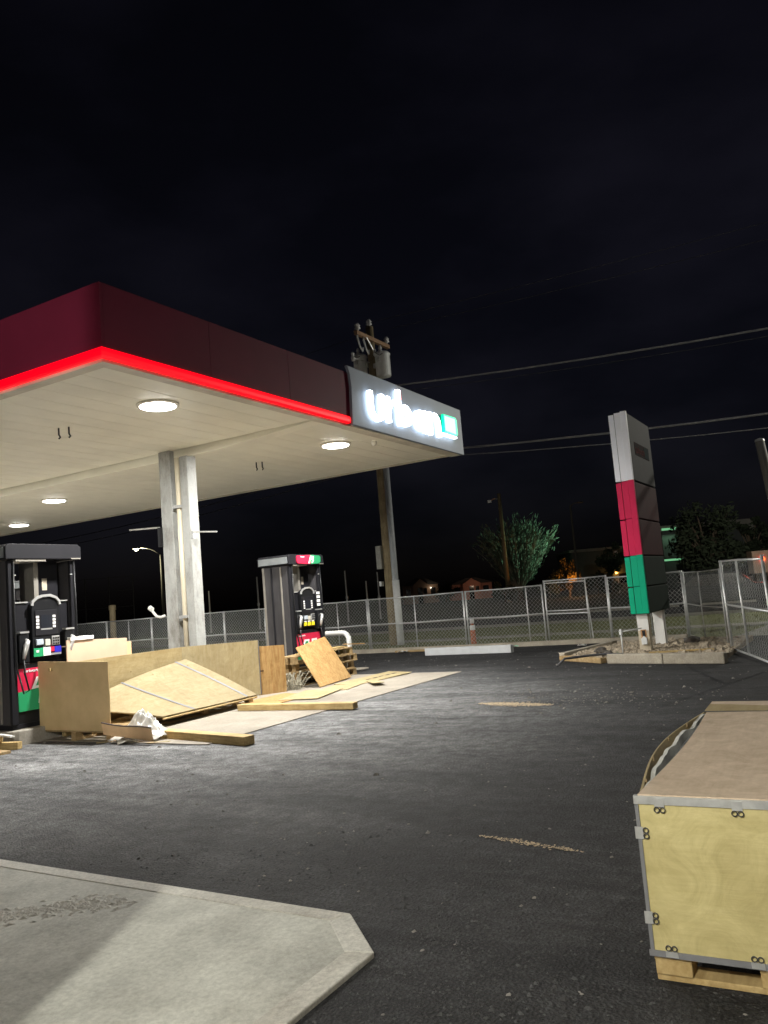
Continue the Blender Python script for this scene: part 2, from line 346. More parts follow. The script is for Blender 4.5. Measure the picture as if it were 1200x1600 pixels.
# ------------------------------------------------------------------ ground
S = 1500
struct('terrain', MB().add([(-S,-S,-.03),(S,-S,-.03),(S,S,-.03),(-S,S,-.03)], [(0,1,2,3)]), GRASSF, world=True)
# asphalt lot, ends at the fence line
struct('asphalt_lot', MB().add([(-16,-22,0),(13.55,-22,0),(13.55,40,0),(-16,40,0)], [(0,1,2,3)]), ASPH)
# grass verge, walk, road and field behind the fence
struct('grass_verge', MB().add([(13.56,-60,-.005),(24,-60,-.005),(24,90,-.005),(13.56,90,-.005)], [(0,1,2,3)]), GRASS)
struct('sidewalk', MB().box(17.2, 18.1, -60, 90, -.02, .02), WALK)
struct('road_kerb', MB().box(24.0, 24.25, -60, 90, -.02, .09), WALK)
struct('road', MB().add([(24.25,-90,-.012),(33,-90,-.012),(33,140,-.012),(24.25,140,-.012)], [(0,1,2,3)]), ROADM)
struct('far_kerb', MB().box(33.0, 33.25, -90, 140, -.02, .1), WALK)
# driveway apron at the right, outside the fence
struct('driveway_apron', MB().add([(13.57,-12,.0),(24,-14,.0),(24,-5.6,.0),(13.57,-4.4,.0)], [(0,1,2,3)]), WALK)

# forecourt pad in jointed slabs
pad = struct('forecourt_pad', MB().box(1.0, 7.9, -.25, 16, -.05, .002), GAP)
vs_ = [1.0, 3.3, 5.6, 7.92]; us_ = [-.28, 3.0, 6.3, 9.6, 12.9, 16]
for i in range(3):
    for j in range(5):
        o = obj('concrete_slab', bx(vs_[i]+.006, vs_[i+1]-.006, us_[j]+.006, us_[j+1]-.006, -.05, .012), CONC, pad, bevel=.004)

# storefront apron in the foreground with a raised smooth border
ap = struct('storefront_apron', MB().prism([(-2.75,-4.61),(-2.61,6),(-9,6),(-9,-4.91),(-3.04,-4.91)][::-1], -.04, .020), CONC2)
bw = .10
outer = [(-9,-4.97),(-3.02,-4.965),(-2.70,-4.64),(-2.55,6)]
inner = [(-9,-4.84),(-3.06,-4.84),(-2.80,-4.58),(-2.66,6)]
for i in range(3):
    obj('border_strip', MB().prism([inner[i], outer[i], outer[i+1], inner[i+1]], -.05, .022+.0012*i), mat('border_concrete', (.58, .565, .51), .8, var=.12, scale=3, bump=.4, bscale=30, dirt=.5, grain=.35), ap, bevel=.006)
# rough patch left of the shadow (raked concrete)
mbr = MB()
rr = random.Random(3)
for i in range(420):
    t = rr.random(); vv = -2.95 - .50*t + rr.gauss(0,.05); uu = -3.3 + .62*t + rr.gauss(0,.07)
    s = rr.uniform(.006,.018); a = rr.uniform(0,3.1)
    M = Matrix.Translation((vv,uu,.020)) @ Matrix.Rotation(a,4,'Z')
    mbr.add([M@Vector(q) for q in ((-s*1.6,-s,0),(s*1.6,-s*.8,0),(s*1.3,s,0),(-s*1.5,s*.9,0),(0,0,s*.5))], [(0,1,4),(1,2,4),(2,3,4),(3,0,4)])
o = obj('rough_patch', mbr, MATS['border_concrete'], ap); o['kind'] = 'stuff'

# pump islands
def island(u0, u1, lab):
    t = thing('pump_island', lab, 'kerb island', 0, 0)
    def rnd(x0,x1,y0,y1,r):
        P = []
        for cx,cy,a in ((x1-r,y1-r,0),(x0+r,y1-r,90),(x0+r,y0+r,180),(x1-r,y0+r,270)):
            for k in range(6): P.append((cx+r*cos(R(a+18*k)), cy+r*sin(R(a+18*k))))
        return P
    obj('kerb', MB().prism(rnd(.60,8.75,u0,u1,.22), -.02, .19), mat('island_kerb_white', (.36,.34,.30), .8, var=.15, scale=4, dirt=.5, grain=.25), t, bevel=.015)
    obj('island_top', MB().prism(rnd(.70,8.65,u0+.1,u1-.1,.18), .1, .196), CONC, t)
island(2.64, 3.65, 'low concrete pump island carrying the two near fuel dispensers')
island(10.55, 11.65, 'low concrete pump island behind the near dispenser at far left')

# ------------------------------------------------------------------ canopy
SZ = 4.4; VL = 9.38; UL = 20.0
can = thing('fuel_canopy', 'flat forecourt canopy with cream ribbed soffit and maroon fascia', 'canopy', 0, 0)
pw = .40; npan = int(UL/pw)
def pan_mesh(v0, v1):
    return mesh(MB().prism([(.001,.002),(.012,0),(pw-.02,0),(pw-.006,.004),(pw-.001,.004),(pw-.001,.05),(.001,.05)][::1], v0, v1, 'x'), 'soffit_panel', SOFF)
pm1 = pan_mesh(.18, 4.24); pm2 = pan_mesh(4.56, VL-.18)
for k in range(npan-1):
    for pm in (pm1, pm2):
        obj('soffit_panel', pm, None, can, loc=(0, .2+k*pw, SZ))
obj('roof_deck', bx(.1, VL-.1, .1, UL-.1, SZ+.06, SZ+.5), SOFE, can)
# perimeter trim under the fascia
obj('edge_trim', bx(0.02, .176, .02, UL, SZ-.012, SZ+.055), SOFE, can)
obj('edge_trim', bx(VL-.176, VL-.02, .02, UL, SZ-.012, SZ+.055), SOFE, can)
obj('edge_trim', bx(.18, VL-.18, .02, .19, SZ-.010, SZ+.055), SOFE, can)
# main beam dropped below the soffit
obj('main_beam', MB().prism([(.195,SZ-.015),(2.2,SZ-.15),(UL,SZ-.15),(UL,SZ+.05),(.195,SZ+.05)], 4.26, 4.54, 'x'), SOFF, can, bevel=.008)
# fascia panels (maroon) on the near long side and the right end
FT = 5.30
for k in range(7):
    obj('fascia_panel', bx(-.02, .02, .03+k*2.9, .03+(k+1)*2.9-.006, SZ+.145, FT), MAROON, can)
ends = [.021, 1.75, 3.45, 5.05]
for k in range(3):
    obj('fascia_panel', bx(ends[k]+.003, ends[k+1]-.003, -.02-.0005*k, .02, SZ+.145, FT), MAROON, can)
obj('fascia_panel', bx(5.053, VL-.03, .0, .02, SZ+.02, FT), MAROON, can)
for k in range(7):
    obj('fascia_panel', bx(VL-.02, VL+.02, .03+k*2.9, .03+(k+1)*2.9-.006, SZ+.02, FT), MAROON, can)
obj('corner_post', bx(-.019, .019, -.019, .029, SZ+.145, FT-.003), MAROON, can)
# red LED light strip, rounded, wrapping the corner
def strip_prof(): return [(-.03,.022),(-.05,.04),(-.056,.08),(-.05,.12),(-.03,.14),(.01,.14),(.01,.022)]
P = strip_prof()
a = [(x, x, z+SZ) for x,z in P]; n_ = len(P)
b = [(x, UL, z+SZ) for x,z in P]; c_ = [(5.04, x, z+SZ) for x,z in P]
mb = MB().add(a+b, [(i,(i+1)%n_,n_+(i+1)%n_,n_+i) for i in range(n_)] + [tuple(range(n_,2*n_))]); obj('light_strip', mb, REDLED, can, smooth=False)
mb = MB().add(a+c_, [(n_+i,n_+(i+1)%n_,(i+1)%n_,i) for i in range(n_)] + [tuple(reversed(range(n_,2*n_)))]); obj('light_strip', mb, REDLED, can)
# columns: two channels with a gap, conduit between
def column(u0):
    ch = lambda y0, y1: MB().prism([(y0,-.17),(y1,-.17),(y1,-.155),(y0+.02,-.155),(y0+.02,.155),(y1,.155),(y1,.17),(y0,.17)], 0, 1)
    for y0, y1, zt in ((u0+.10, u0+.37, SZ-.002), (u0-.30, u0-.12, SZ-.152)):
        mb = MB().box(4.15, 4.38, y0, y1, .02, zt)
        obj('column_post', mb, STEEL, can, bevel=.012)
    obj('column_web', bx(4.34, 4.37, u0-.12, u0+.10, .02, SZ-.154), STEEL, can)
    obj('base_plate', bx(3.95, 4.65, u0-.5, u0+.5, .197, .215), STEEL, can)
    pts = [(4.17, u0-.05, .15), (4.17, u0-.05, SZ-.16)]
    cp = obj('conduit', MB().tube(pts, .045, 12), PIPE, can, smooth=True)
    for z in (3.35, 1.45): obj('conduit_clamp', MB().box(4.10, 4.235, u0-.14, u0+.03, z, z+.05), GALV, cp)
column(3.10)
column(11.10)
# rods and brackets on the near column
obj('bracket', bx(4.08, 4.145, 3.45, 3.51, 2.72, 3.06), BLACK, can)
obj('support_rod', MB().tube([(4.10,3.47,3.06),(4.10,4.22,3.10)], .014, 6), GALV, can)
obj('support_rod', MB().tube([(4.10,2.74,2.90),(4.10,2.16,2.84)], .014, 6), GALV, can)
obj('bracket', bx(4.08, 4.145, 2.68, 2.735, 2.78, 2.92), GALV, can)
obj('flood_arm', MB().tube([(4.12,3.48,1.52),(4.12,3.58,1.50),(4.12,3.68,1.52),(4.12,3.76,1.60),(4.12,3.80,1.66)], .024, 8), WHITEP, can, smooth=True)
obj('flood_arm_fitting', MB().tube([(4.12,3.78,1.645),(4.12,3.84,1.68)], .045, 8), WHITEP, can)
# small hanging hooks in the soffit
for vv, uu in ((1.69,2.95),(1.75,2.80),(6.38,3.07),(6.44,2.97)):
    obj('soffit_hook', MB().tube([(vv,uu,SZ+.01),(vv,uu,SZ-.10),(vv+.025,uu,SZ-.135),(vv,uu,SZ-.16)], .013, 6), BLACK, can)
obj('soffit_sensor', MB().lathe([(.05,.0),(.05,-.05),(.03,-.08)], 12, (6.60,.45,SZ)), HOUSING, can)

# canopy lights
def canopy_light(v, u, lab):
    t = thing('canopy_light', lab, 'light', v, u, SZ, group='round canopy lights')
    obj('housing', MB().lathe([(.29,.0),(.29,-.018),(.25,-.03),(.10,-.03)], 28), HOUSING, t)
    obj('lens', MB().lathe([(.245,-.031),(.245,-.036),(.23,-.042),(.12,-.048),(.02,-.049)], 28), LENS, t, smooth=True)
    l = lamp('canopy_lamp', 'AREA', t, (0,0,-.075), 375, (1,.975,.915), shape='DISK', size=.42)
    return t
canopy_light(1.81, 1.03, 'round lit canopy light nearest the red corner')
canopy_light(6.20, 1.04, 'round lit canopy light beside the illuminated sign')
canopy_light(6.07, 8.82, 'round lit canopy light above the dispenser at far left')
canopy_light(8.10, 13.0, 'dim round canopy light farthest away at the left frame edge')
canopy_light(1.81, 8.82, 'round lit canopy light beyond the left frame edge')

# ------------------------------------------------------------------ canopy sign with letters
sg = thing('canopy_sign', 'illuminated white letter sign on grey panel at the canopy end', 'sign', 0, 0)
# panel outline in (v, z): left edge curls at the top
pan = [(5.06,4.40),(9.42,4.38),(9.42,5.36),(5.02,5.40),(5.09,5.27),(5.11,5.05)]
obj('sign_panel', MB().prism(pan, -.075, -.022, 'y'), SIGNP, sg, bevel=.006)
obj('panel_return', bx(5.13, 9.40, -.021, .20, SZ-.018, SZ+.03), SOFE, sg)
obj('panel_end', bx(9.385, 9.44, -.0745, .25, 4.385, 5.355), SIGNP, sg)
def arc(cx, cy, r, a0, a1, n=10, ry=None):
    return [(cx+r*cos(R(a0+(a1-a0)*k/n)), cy+(ry or r)*sin(R(a0+(a1-a0)*k/n))) for k in range(n+1)]
def ribbon(mb, pts, wd, y0, y1, closed=False, T=lambda x,z:(x,z)):
    n = len(pts); Lp = []; Rp = []
    for i in range(n):
        p = Vector(pts[i])
        q0 = Vector(pts[(i-1)%n] if closed else pts[max(i-1,0)]); q1 = Vector(pts[(i+1)%n] if closed else pts[min(i+1,n-1)])
        d = (q1-q0); d = d.normalized() if d.length else Vector((1,0)); nn = Vector((-d.y, d.x))
        Lp.append(p+nn*wd/2); Rp.append(p-nn*wd/2)
    vs = []
    for q in (Lp, Rp):
        for y in (y0, y1): vs += [(T(p.x,p.y)[0], y, T(p.x,p.y)[1]) for p in q]
    # order: L y0, L y1, R y0, R y1
    fs = []
    for i in range(n if closed else n-1):
        j = (i+1)%n
        fs += [(i,j,2*n+j,2*n+i), (n+j,n+i,3*n+i,3*n+j), (j,i,n+i,n+j), (2*n+i,2*n+j,3*n+j,3*n+i)]
    if not closed: fs += [(0,2*n,3*n,n), (n-1,2*n-1,4*n-1,3*n-1)]
    return mb.add(vs, fs)
# letters drawn in units of the x-height; widths of the pen as ratio
GL = {
 'u': (1.12, [([(0,1),(0,.42)] + arc(.36,.36,.36,180,360,12) + [(.72,.42),(.72,1)], False)]),
 'r': (.76, [([(0,0),(0,1)], False), ([(.03,.5)] + arc(.40,.50,.34,165,80,6), False)]),
 'b': (1.15, [([(0,0),(0,1.42)], False), (arc(.40,.46,.34,0,345,22), True)]),
 'a': (1.15, [(arc(.36,.46,.34,0,345,22), True), ([(.76,0),(.76,.92)], False)]),
 'n': (1.05, [([(0,0),(0,.96)], False), (arc(.37,.56,.33,170,0,9) + [(.70,.4),(.70,0)], False)]),
}
def write(word, parent, v0, z0, size, y0, y1, m, wd=.25, squeeze=1.0, name='letter', sx=1):
    x = v0
    for chn in word:
        adv, strokes = GL[chn]; mb = MB()
        for k, (pts, closed) in enumerate(strokes):
            ribbon(mb, pts, wd, y0 - .0015*k*(1 if y0<y1 else -1), y1, closed, lambda a,b: (x + a*size*squeeze*sx, z0 + b*size))
        obj(name, mb, m, parent)
        x += adv*size*squeeze*sx
    return x
write('urban', sg, 5.60, 4.59, .47, -.165, -.10, LETTER, wd=.175, squeeze=1.13)
obj('letter_edge', bx(6.635, 6.665, -.163, -.10, 5.08, 5.25), LETRED, sg)
gb = obj('colour_block', MB().prism([(8.42,4.72),(8.98,4.70),(9.05,4.76),(9.05,5.06),(8.98,5.11),(8.42,5.10)], -.16, -.10, 'y'), GREENB, sg, bevel=.01)
obj('block_face', MB().prism([(8.45,4.76),(8.93,4.745),(8.93,5.06),(8.45,5.06)], -.166, -.1605, 'y'), GREENF, gb)
obj('block_underline', bx(8.30, 8.95, -.17, -.10, 4.655, 4.69), LETTER, sg)

# ------------------------------------------------------------------ fuel dispensers
def dispenser(v, u, lab, valance=False, yellow=False, full=True):
    t = thing('fuel_dispenser', lab, 'fuel pump', v, u, .197, group='fuel dispensers')
    lb = obj('lower_body', bx(-.485, .485, -.29, .29, 0, .86), BLACK, t, bevel=.01)
    obj('plinth', bx(-.52, .52, -.32, .32, -.001, .06), CHAR, t)
    for s in (-1, 1):
        sp = obj('side_panel', bx(min(s*.49,s*.535), max(s*.49,s*.535), -.29, .29, .061, 2.27), GREY, t, bevel=.008)
        for y in (-.13, .11): obj('panel_rib', bx(min(s*.536,s*.555), max(s*.536,s*.555), y-.014, y+.014, .08, 2.25), EDGE if y < 0 else CHAR, sp)
        obj('corner_post', bx(s*.49-.045, s*.49+.045, -.345, -.292, .061, 2.27), CHAR, t, bevel=.006)
        obj('corner_post', bx(s*.49-.045, s*.49+.045, .292, .345, .061, 2.27), EDGE if s < 0 else CHAR, t, bevel=.006)
        obj('latch', bx(s*.45-.02, s*.45+.02, -.36, -.346, 2.06, 2.075), SILVER, t)
    cap = obj('cap', MB().prism([(-.60,2.285),(.60,2.285),(.60,2.46),(.55,2.50),(-.55,2.50),(-.60,2.46)], -.40, .40, 'y'), CHAR, t, bevel=.012)
    obj('cap_underside', bx(-.44, .02, -.385, -.05, 2.255, 2.284), EDGE, cap)
    obj('cap_end', bx(-.615, -.601, -.36, .36, 2.31, 2.45), mat('cap_end_grey', (.22,.24,.25), .4, .2), cap)
    obj('cap_lip', bx(.42, .58, -.41, -.401, 2.285, 2.30), EDGE, cap)
    if valance:
        vp = MB().prism([(-.33,2.30),(-.36,2.34),(-.36,2.44),(-.33,2.475),(.10,2.49),(.10,2.285)][::-1], -.425, -.402, 'y')
        va = obj('valance_sign', vp, RED, t)
        obj('valance_green', MB().prism([(.105,2.285),(.40,2.30),(.46,2.35),(.46,2.44),(.42,2.475),(.105,2.49)], -.425, -.402, 'y'), GRN, va)
        for q in ([(.02,2.30),(.06,2.30),(.14,2.47),(.10,2.47)], [(.11,2.38),(.20,2.38),(.22,2.46),(.13,2.46)], [(.13,2.31),(.17,2.31),(.22,2.37),(.16,2.37)]):
            obj('valance_mark', MB().prism(q, -.430, -.4255, 'y'), KEYW, va)
        write('urban', va, -.24, 2.435, .018, -.429, -.4255, KEYW, squeeze=1.5, name='letter')
    # upper bay: see-through on one half, panel on the other
    obj('mullion', bx(-.015, .055, -.16, .16, 1.70, 2.284), EDGE, t)
    up = obj('upper_panel', bx(.056, .40, -.12, .12, 1.70, 2.284), CHAR, t, bevel=.006)
    obj('sticker', bx(.14, .22, -.1225, -.1205, 1.86, 2.03), mat('sticker_beige', (.45,.40,.32), .7), up)
    mid = obj('mid_body', bx(-.445, .445, -.25, .25, .861, 1.70), CHAR, t, bevel=.012)
    obj('shoulder_trim', bx(-.44, -.20, -.268, -.2505, 1.685, 1.703), SILVER, mid)
    obj('shoulder_trim', bx(.27, .44, -.268, -.2505, 1.685, 1.703), SILVER, mid)
    for sgn in (-1, 1):
        yy = lambda a, b: (min(sgn*a, sgn*b), max(sgn*a, sgn*b))
        con = obj('console', MB().prism([(-.19,.93),(.25,.93),(.25,1.66),(.20,1.73),(.10,1.765),(.0,1.765),(-.12,1.73),(-.19,1.66)] if sgn>0 else [(-.25,.93),(.19,.93),(.19,1.66),(.12,1.73),(0,1.765),(-.1,1.765),(-.2,1.73),(-.25,1.66)], *yy(-.33,-.251), 'y'), BLACK, t, bevel=.008)
        if sgn < 0: continue
        obj('console_arch', ribbon(MB(), [(-.19,1.64),(-.18,1.69),(-.12,1.74),(-.03,1.77),(.10,1.775),(.19,1.74),(.24,1.69),(.25,1.64)], .035, -.352, -.331), SILVER, con)
        obj('console_bezel', MB().prism([(-.15,1.22),(.21,1.22),(.205,1.57),(-.145,1.57)], -.342, -.331, 'y'), CHAR, con, bevel=.004)
        obj('screen', bx(-.06, .11, -.348, -.3425, 1.32, 1.50), SCREEN, con)
        obj('screen_rim', bx(-.065, .115, -.346, -.3425, 1.295, 1.315), SILVER, con)
        for k in range(4):
            for x in (-.115, .145):
                obj('soft_key', bx(x-.022, x+.022, -.350, -.3425, 1.32+k*.047, 1.352+k*.047), KEYW, con)
        obj('card_reader', bx(-.15, -.04, -.36, -.331, 1.09, 1.17), mat('reader_blue_grey', (.42,.47,.55), .35), con, bevel=.006)
        obj('receipt_slot', bx(-.01, .07, -.355, -.331, 1.07, 1.16), mat('slot_beige', (.5,.48,.42), .5), con, bevel=.006)
        kp = obj('keypad', bx(.10, .22, -.352, -.331, 1.07, 1.20), SILVER, con, bevel=.005)
        for a in range(3):
            for b in range(3): obj('key', bx(.112+a*.036, .136+a*.036, -.357, -.3525, 1.08+b*.038, 1.105+b*.038), BLACK, kp)
        if yellow:
            for k in range(3):
                obj('grade_button', MB().prism([(-.16+k*.13,.95),(-.06+k*.13,.95),(-.07+k*.13,1.03),(-.15+k*.13,1.03)], -.352, -.331, 'y'), YEL, con, bevel=.006)
                obj('grade_plate', bx(-.15+k*.13, -.07+k*.13, -.345, -.331, 1.037, 1.058), KEYW, con)
        else:
            gp = obj('grade_panel', bx(-.185, -.04, -.345, -.331, .935, 1.05), GRN, con)
            obj('grade_panel', bx(-.038, .075, -.346, -.331, .935, 1.05), KEYW, con)
            obj('grade_panel', bx(.077, .135, -.345, -.331, .985, 1.05), RED, con)
            obj('grade_panel', bx(.137, .245, -.346, -.331, .965, 1.05), BLUE, con)
            obj('grade_panel', bx(.077, .245, -.344, -.331, .935, .963), SILVER, con)
            obj('grade_mark', bx(-.15, -.11, -.349, -.3455, .99, 1.02), KEYW, con)
    # nozzles in their boots
    for x, nm in ((-.345, 0), (.375, 1)):
        bt = obj('nozzle_boot', MB().prism([(x-.075,.87),(x+.075,.87),(x+.075,1.24),(x+.05,1.27),(x-.05,1.27),(x-.075,1.24)], -.37, -.251, 'y'), BLACK, t, bevel=.01)
        obj('boot_cap', bx(x-.07, x+.07, -.385, -.30, 1.271, 1.295), SILVER, bt)
        nz = obj('nozzle', MB().tube([(x-.03,-.39,.92),(x-.02,-.40,1.0),(x,-.41,1.10),(x+.03,-.40,1.16),(x+.04,-.34,1.19)], [.02,.03,.036,.03,.018], 8), SILVER, t, smooth=True)
        obj('hose', MB().tube([(x-.03,-.39,.93),(x-.04,-.42,.72),(x,-.44,.50),(x+(.05 if nm else -.05),-.40,.46),(x+(.12 if nm else -.12),-.37,.8),(x+(.13 if nm else -.13),-.365,1.5),(x+(.12 if nm else -.12),-.36,2.25)], .012, 8), BLACK, nz, smooth=True)
    if yellow:
        for k in range(4): obj('instruction_plate', bx(.33, .44, -.353, -.346, 1.36+k*.085, 1.42+k*.085), KEYW, t)
    # lower door graphic: red over green with white blocks
    dr = obj('door_panel', MB().prism([(-.42,.22),(.42,.22),(.42,.79),(-.42,.79)], -.306, -.291, 'y'), RED, t)
    obj('door_green', MB().prism([(-.42,.22),(.42,.22),(.42,.56),(-.42,.48)], -.310, -.3065, 'y'), GRN, dr)
    for q in ([(-.22,.50),(.0,.52),(.02,.66),(-.14,.66)], [(-.12,.30),(.06,.31),(.08,.46),(-.10,.45)], [(.10,.50),(.30,.53),(.28,.66),(.10,.66)]):
        k = obj('door_mark', MB().prism(q, -.314, -.3105, 'y'), KEYW, dr)
        cx = sum(p[0] for p in q)/4; cz = sum(p[1] for p in q)/4
        obj('mark_inset', MB().prism([(cx+(p[0]-cx)*.5, cz+(p[1]-cz)*.5) for p in q], -.317, -.3145, 'y'), GRN, k)
    write('urban', dr, -.32, .735, .028, -.312, -.3065, KEYW, squeeze=1.5)
    return t
p_l = dispenser(1.19, 3.10, 'black fuel dispenser at left edge with green and red grade keys'); p_l.scale = (1,1,.978)
p_r = dispenser(7.33, 3.10, 'grey fuel dispenser with red and green valance beside white hoop barrier', valance=True, yellow=True); p_r.scale = (1,1,.932)
dispenser(7.20, 11.10, 'far fuel dispenser seen through the window of the left dispenser')

# hoop barrier at the island end
hb = thing('hoop_barrier', 'white bent pipe hoop barrier at the island end', 'barrier', 9.1, 3.4)
pts = [(0,.42,.0),(0,.42,.66)] + [(0, .42-.16+.16*cos(R(a)), .66+.16*sin(R(a))) for a in (25,50,75,90)] + [(0, -.42+.16-.16*sin(R(a)), .66+.16*cos(R(a))) for a in (0,25,50,75)] + [(0,-.42,.62),(0,-.42,.0)]
obj('pipe', MB().tube(pts, .055, 14), WHITEP, hb, smooth=True)
obj('footing', MB().lathe([(.28,.0),(.28,.014),(.20,.022),(.06,.024)], 18, (0,-.55,.0)), CONC, hb)
obj('footing', MB().lathe([(.22,.0),(.22,.014),(.06,.024)], 16, (0,.42,.0)), CONC, hb)

# ------------------------------------------------------------------ pallets, crates and boards on the forecourt
def pallet(name, lab, v, u, z, rz, lx, ly, h=.13, nb=6, group=None, m=PALL, seed=1):
    # lx along local x, ly along local y; boards run along y, stringers/blocks under them
    q = random.Random(seed)
    t = thing(name, lab, 'pallet', v, u, z, rz, group)
    bt = .02; bwid = lx/nb*.78
    for k in range(nb):
        x = -lx/2 + (k+.5)*lx/nb + q.uniform(-.006,.006)
        obj('deck_board', bx(x-bwid/2, x+bwid/2, -ly/2+q.uniform(0,.012), ly/2-q.uniform(0,.012), h-bt, h), m, t)
    for j in (-1, 0, 1):
        y = j*(ly/2-.06)
        for i in (-1, 0, 1):
            x = i*(lx/2-.06)
            obj('block', bx(x-.055, x+.055, y-.045, y+.045, bt+.001, h-bt-.001), m, t)
        obj('bottom_board', bx(-lx/2, lx/2, y-.05, y+.05, 0, bt), m, t)
    return t
def board(name, lab, cat, v, u, z, rz, x0, x1, y0, y1, t, m, tilt=None, group=None, bow=0, nx=10):
    # sheet with optional bow; tilt = (rx, ry)
    mb = MB().sheet(lambda a, b: (x0+(x1-x0)*a, y0+(y1-y0)*b, t + bow*sin(pi*a)*(.6+.4*b)), nx, 4, t) if bow else bx(x0,x1,y0,y1,0,t)
    o = obj(name, mb, m); o.location = W(v, u, z)
    e = Matrix.Rotation(TH+rz, 4, 'Z')
    if tilt: e = e @ Matrix.Rotation(tilt[0], 4, 'X') @ Matrix.Rotation(tilt[1], 4, 'Y')
    o.rotation_euler = e.to_euler()
    return tag(o, lab, cat, group)

# small brown box on a pallet, front left
PZ = .012
pallet('board_pallet', 'low wooden pallet under the upright square brown board', 1.40, 2.04, PZ, R(-1), .76, 1.46, h=.125, nb=5, seed=2)
t = thing('upright_board', 'square brown board standing on a low pallet at left', 'board', 1.40, 2.04, PZ+.126, R(-1))
obj('board', MB().sheet(lambda a,b: (-.35-.006*sin(pi*a), -.70+1.40*a+.004*sin(9*b), .0+b*.905 - .045*(1-a)*b), 8, 6, .012), MDF, t)
obj('batten', bx(-.335, -.29, -.66, .66, .0, .05), LUMB, t)
obj('batten', bx(-.318, -.28, .60, .66, .052, .86), LUMB, t)
obj('edge_strip', bx(-.356, -.352, -.70, .70, -.002, .016), STRAP, t)

# long plywood crate wall and drooping lid
t = thing('plywood_crate_wall', 'long tan plywood crate wall standing along the pump island', 'crate', 0, 0, PZ)
def pan(v0,u0,v1,u1,z0,h0,h1,th,bulge=0):
    d = Vector((v1-v0,u1-u0,0)); n = Vector((-d.y,d.x,0)).normalized()
    return MB().sheet(lambda a,b: tuple(Vector((v0,u0,0)) + d*a + n*bulge*sin(pi*a)*sin(pi*b) + Vector((0,0,z0+b*((h0+(h1-h0)*a)-z0)))), 10, 6, th)
obj('side_panel', pan(1.15, 2.42, 3.42, 2.43, .02, .98, .99, .014, .012), PLYB, t)
obj('side_panel', pan(3.43, 2.46, 5.02, 2.20, .02, .99, .95, .014, .01), PLYP, t)
obj('corner_strip', MB().tube([(3.425,2.445,.02),(3.425,2.445,.985)], .012, 4), STRAP, t)
obj('corner_strip', MB().tube([(5.02,2.20,.02),(5.02,2.195,.955)], .010, 4), STRAP, t)
obj('top_rail', bx(1.0, 3.40, 2.436, 2.47, .90, .94), LUMB, t)
pallet('crate_pallet', 'long wooden pallet under the drooping plywood lid', 3.05, 1.99, PZ, R(2), 2.25, .72, h=.125, nb=9, seed=5)
# lid: warped sheet, one corner propped on the wall
p00 = Vector((1.98,1.42,.15)); p10 = Vector((4.02,1.46,.15)); p11 = Vector((3.42,2.36,.80)); p01 = Vector((1.15,2.32,.36))
def lidf(a, b):
    p = p00*(1-a)*(1-b) + p10*a*(1-b) + p11*a*b + p01*(1-a)*b
    return p + Vector((0,0,.055*sin(pi*a)*b - .05*sin(pi*a)*(1-b)*b + .02*sin(pi*b)))
t = thing('warped_plywood_sheet', 'pale warped plywood lid with two steel straps sagging over the long pallet', 'plywood', 0, 0, PZ)
obj('sheet', MB().sheet(lidf, 22, 12, .016), wood('lid_ply', (.34,.285,.175), (.28,.225,.125), ring=4, blot=.3, axis=0), t)
for a0, a1 in ((.90,.88),(.42,.30)):
    mb = MB()
    pts = [lidf(a1+(a0-a1)*k/14, k/14) for k in range(15)]
    L_ = []
    for k,p in enumerate(pts): L_ += [p+Vector((-.02,.005,.009)), p+Vector((.02,-.005,.009))]
    mb.add(L_, [(2*k,2*k+1,2*k+3,2*k+2) for k in range(14)])
    obj('steel_strap', mb, STRAP, t)
fr = [lidf(k/10, 0) for k in range(11)]
obj('edge_batten', MB().tube([p+Vector((0,.01,-.035)) for p in fr], .018, 4), LUMB, t)

# pinkish carton behind the crate wall
t = thing('pink_carton', 'pinkish cardboard carton lying behind the plywood crate wall', 'box', 2.02, 2.82, .197)
obj('carton_side', pan(-.55,-.14,.52,-.14,0,1.09,1.04,.02), PINK, t)
obj('carton_top', bx(-.55, .50, -.138, .22, 1.00, 1.015), PINK, t)
obj('carton_side', bx(-.55, .50, .20, .22, 0, 1.00), PINK, t)
obj('carton_end', bx(.505, .62, -.12, .20, 0, .98), CARD, t)
obj('white_wrap', MB().box(-.5,-.1,-.16,.1,1.08,1.13), WHITEP, t)

# upright orange ply, leaning ply, pallet stack
t = board('plywood_offcut', 'upright orange plywood offcut right of the crate wall', 'plywood', 5.02, 2.24, PZ, R(-28), 0, .56, -.012, 0, .86, PLYO)
mb = MB().sheet(lambda a,b: (0+.52*a, .0, .84*b - .02*a), 3, 3, .014); t.data = mesh(mb, 'plywood_offcut', PLYO)
obj('stain', bx(.02,.10,-.0165,-.0145,.40,.425), mat('dark_knot', (.10,.05,.02), .8), t)
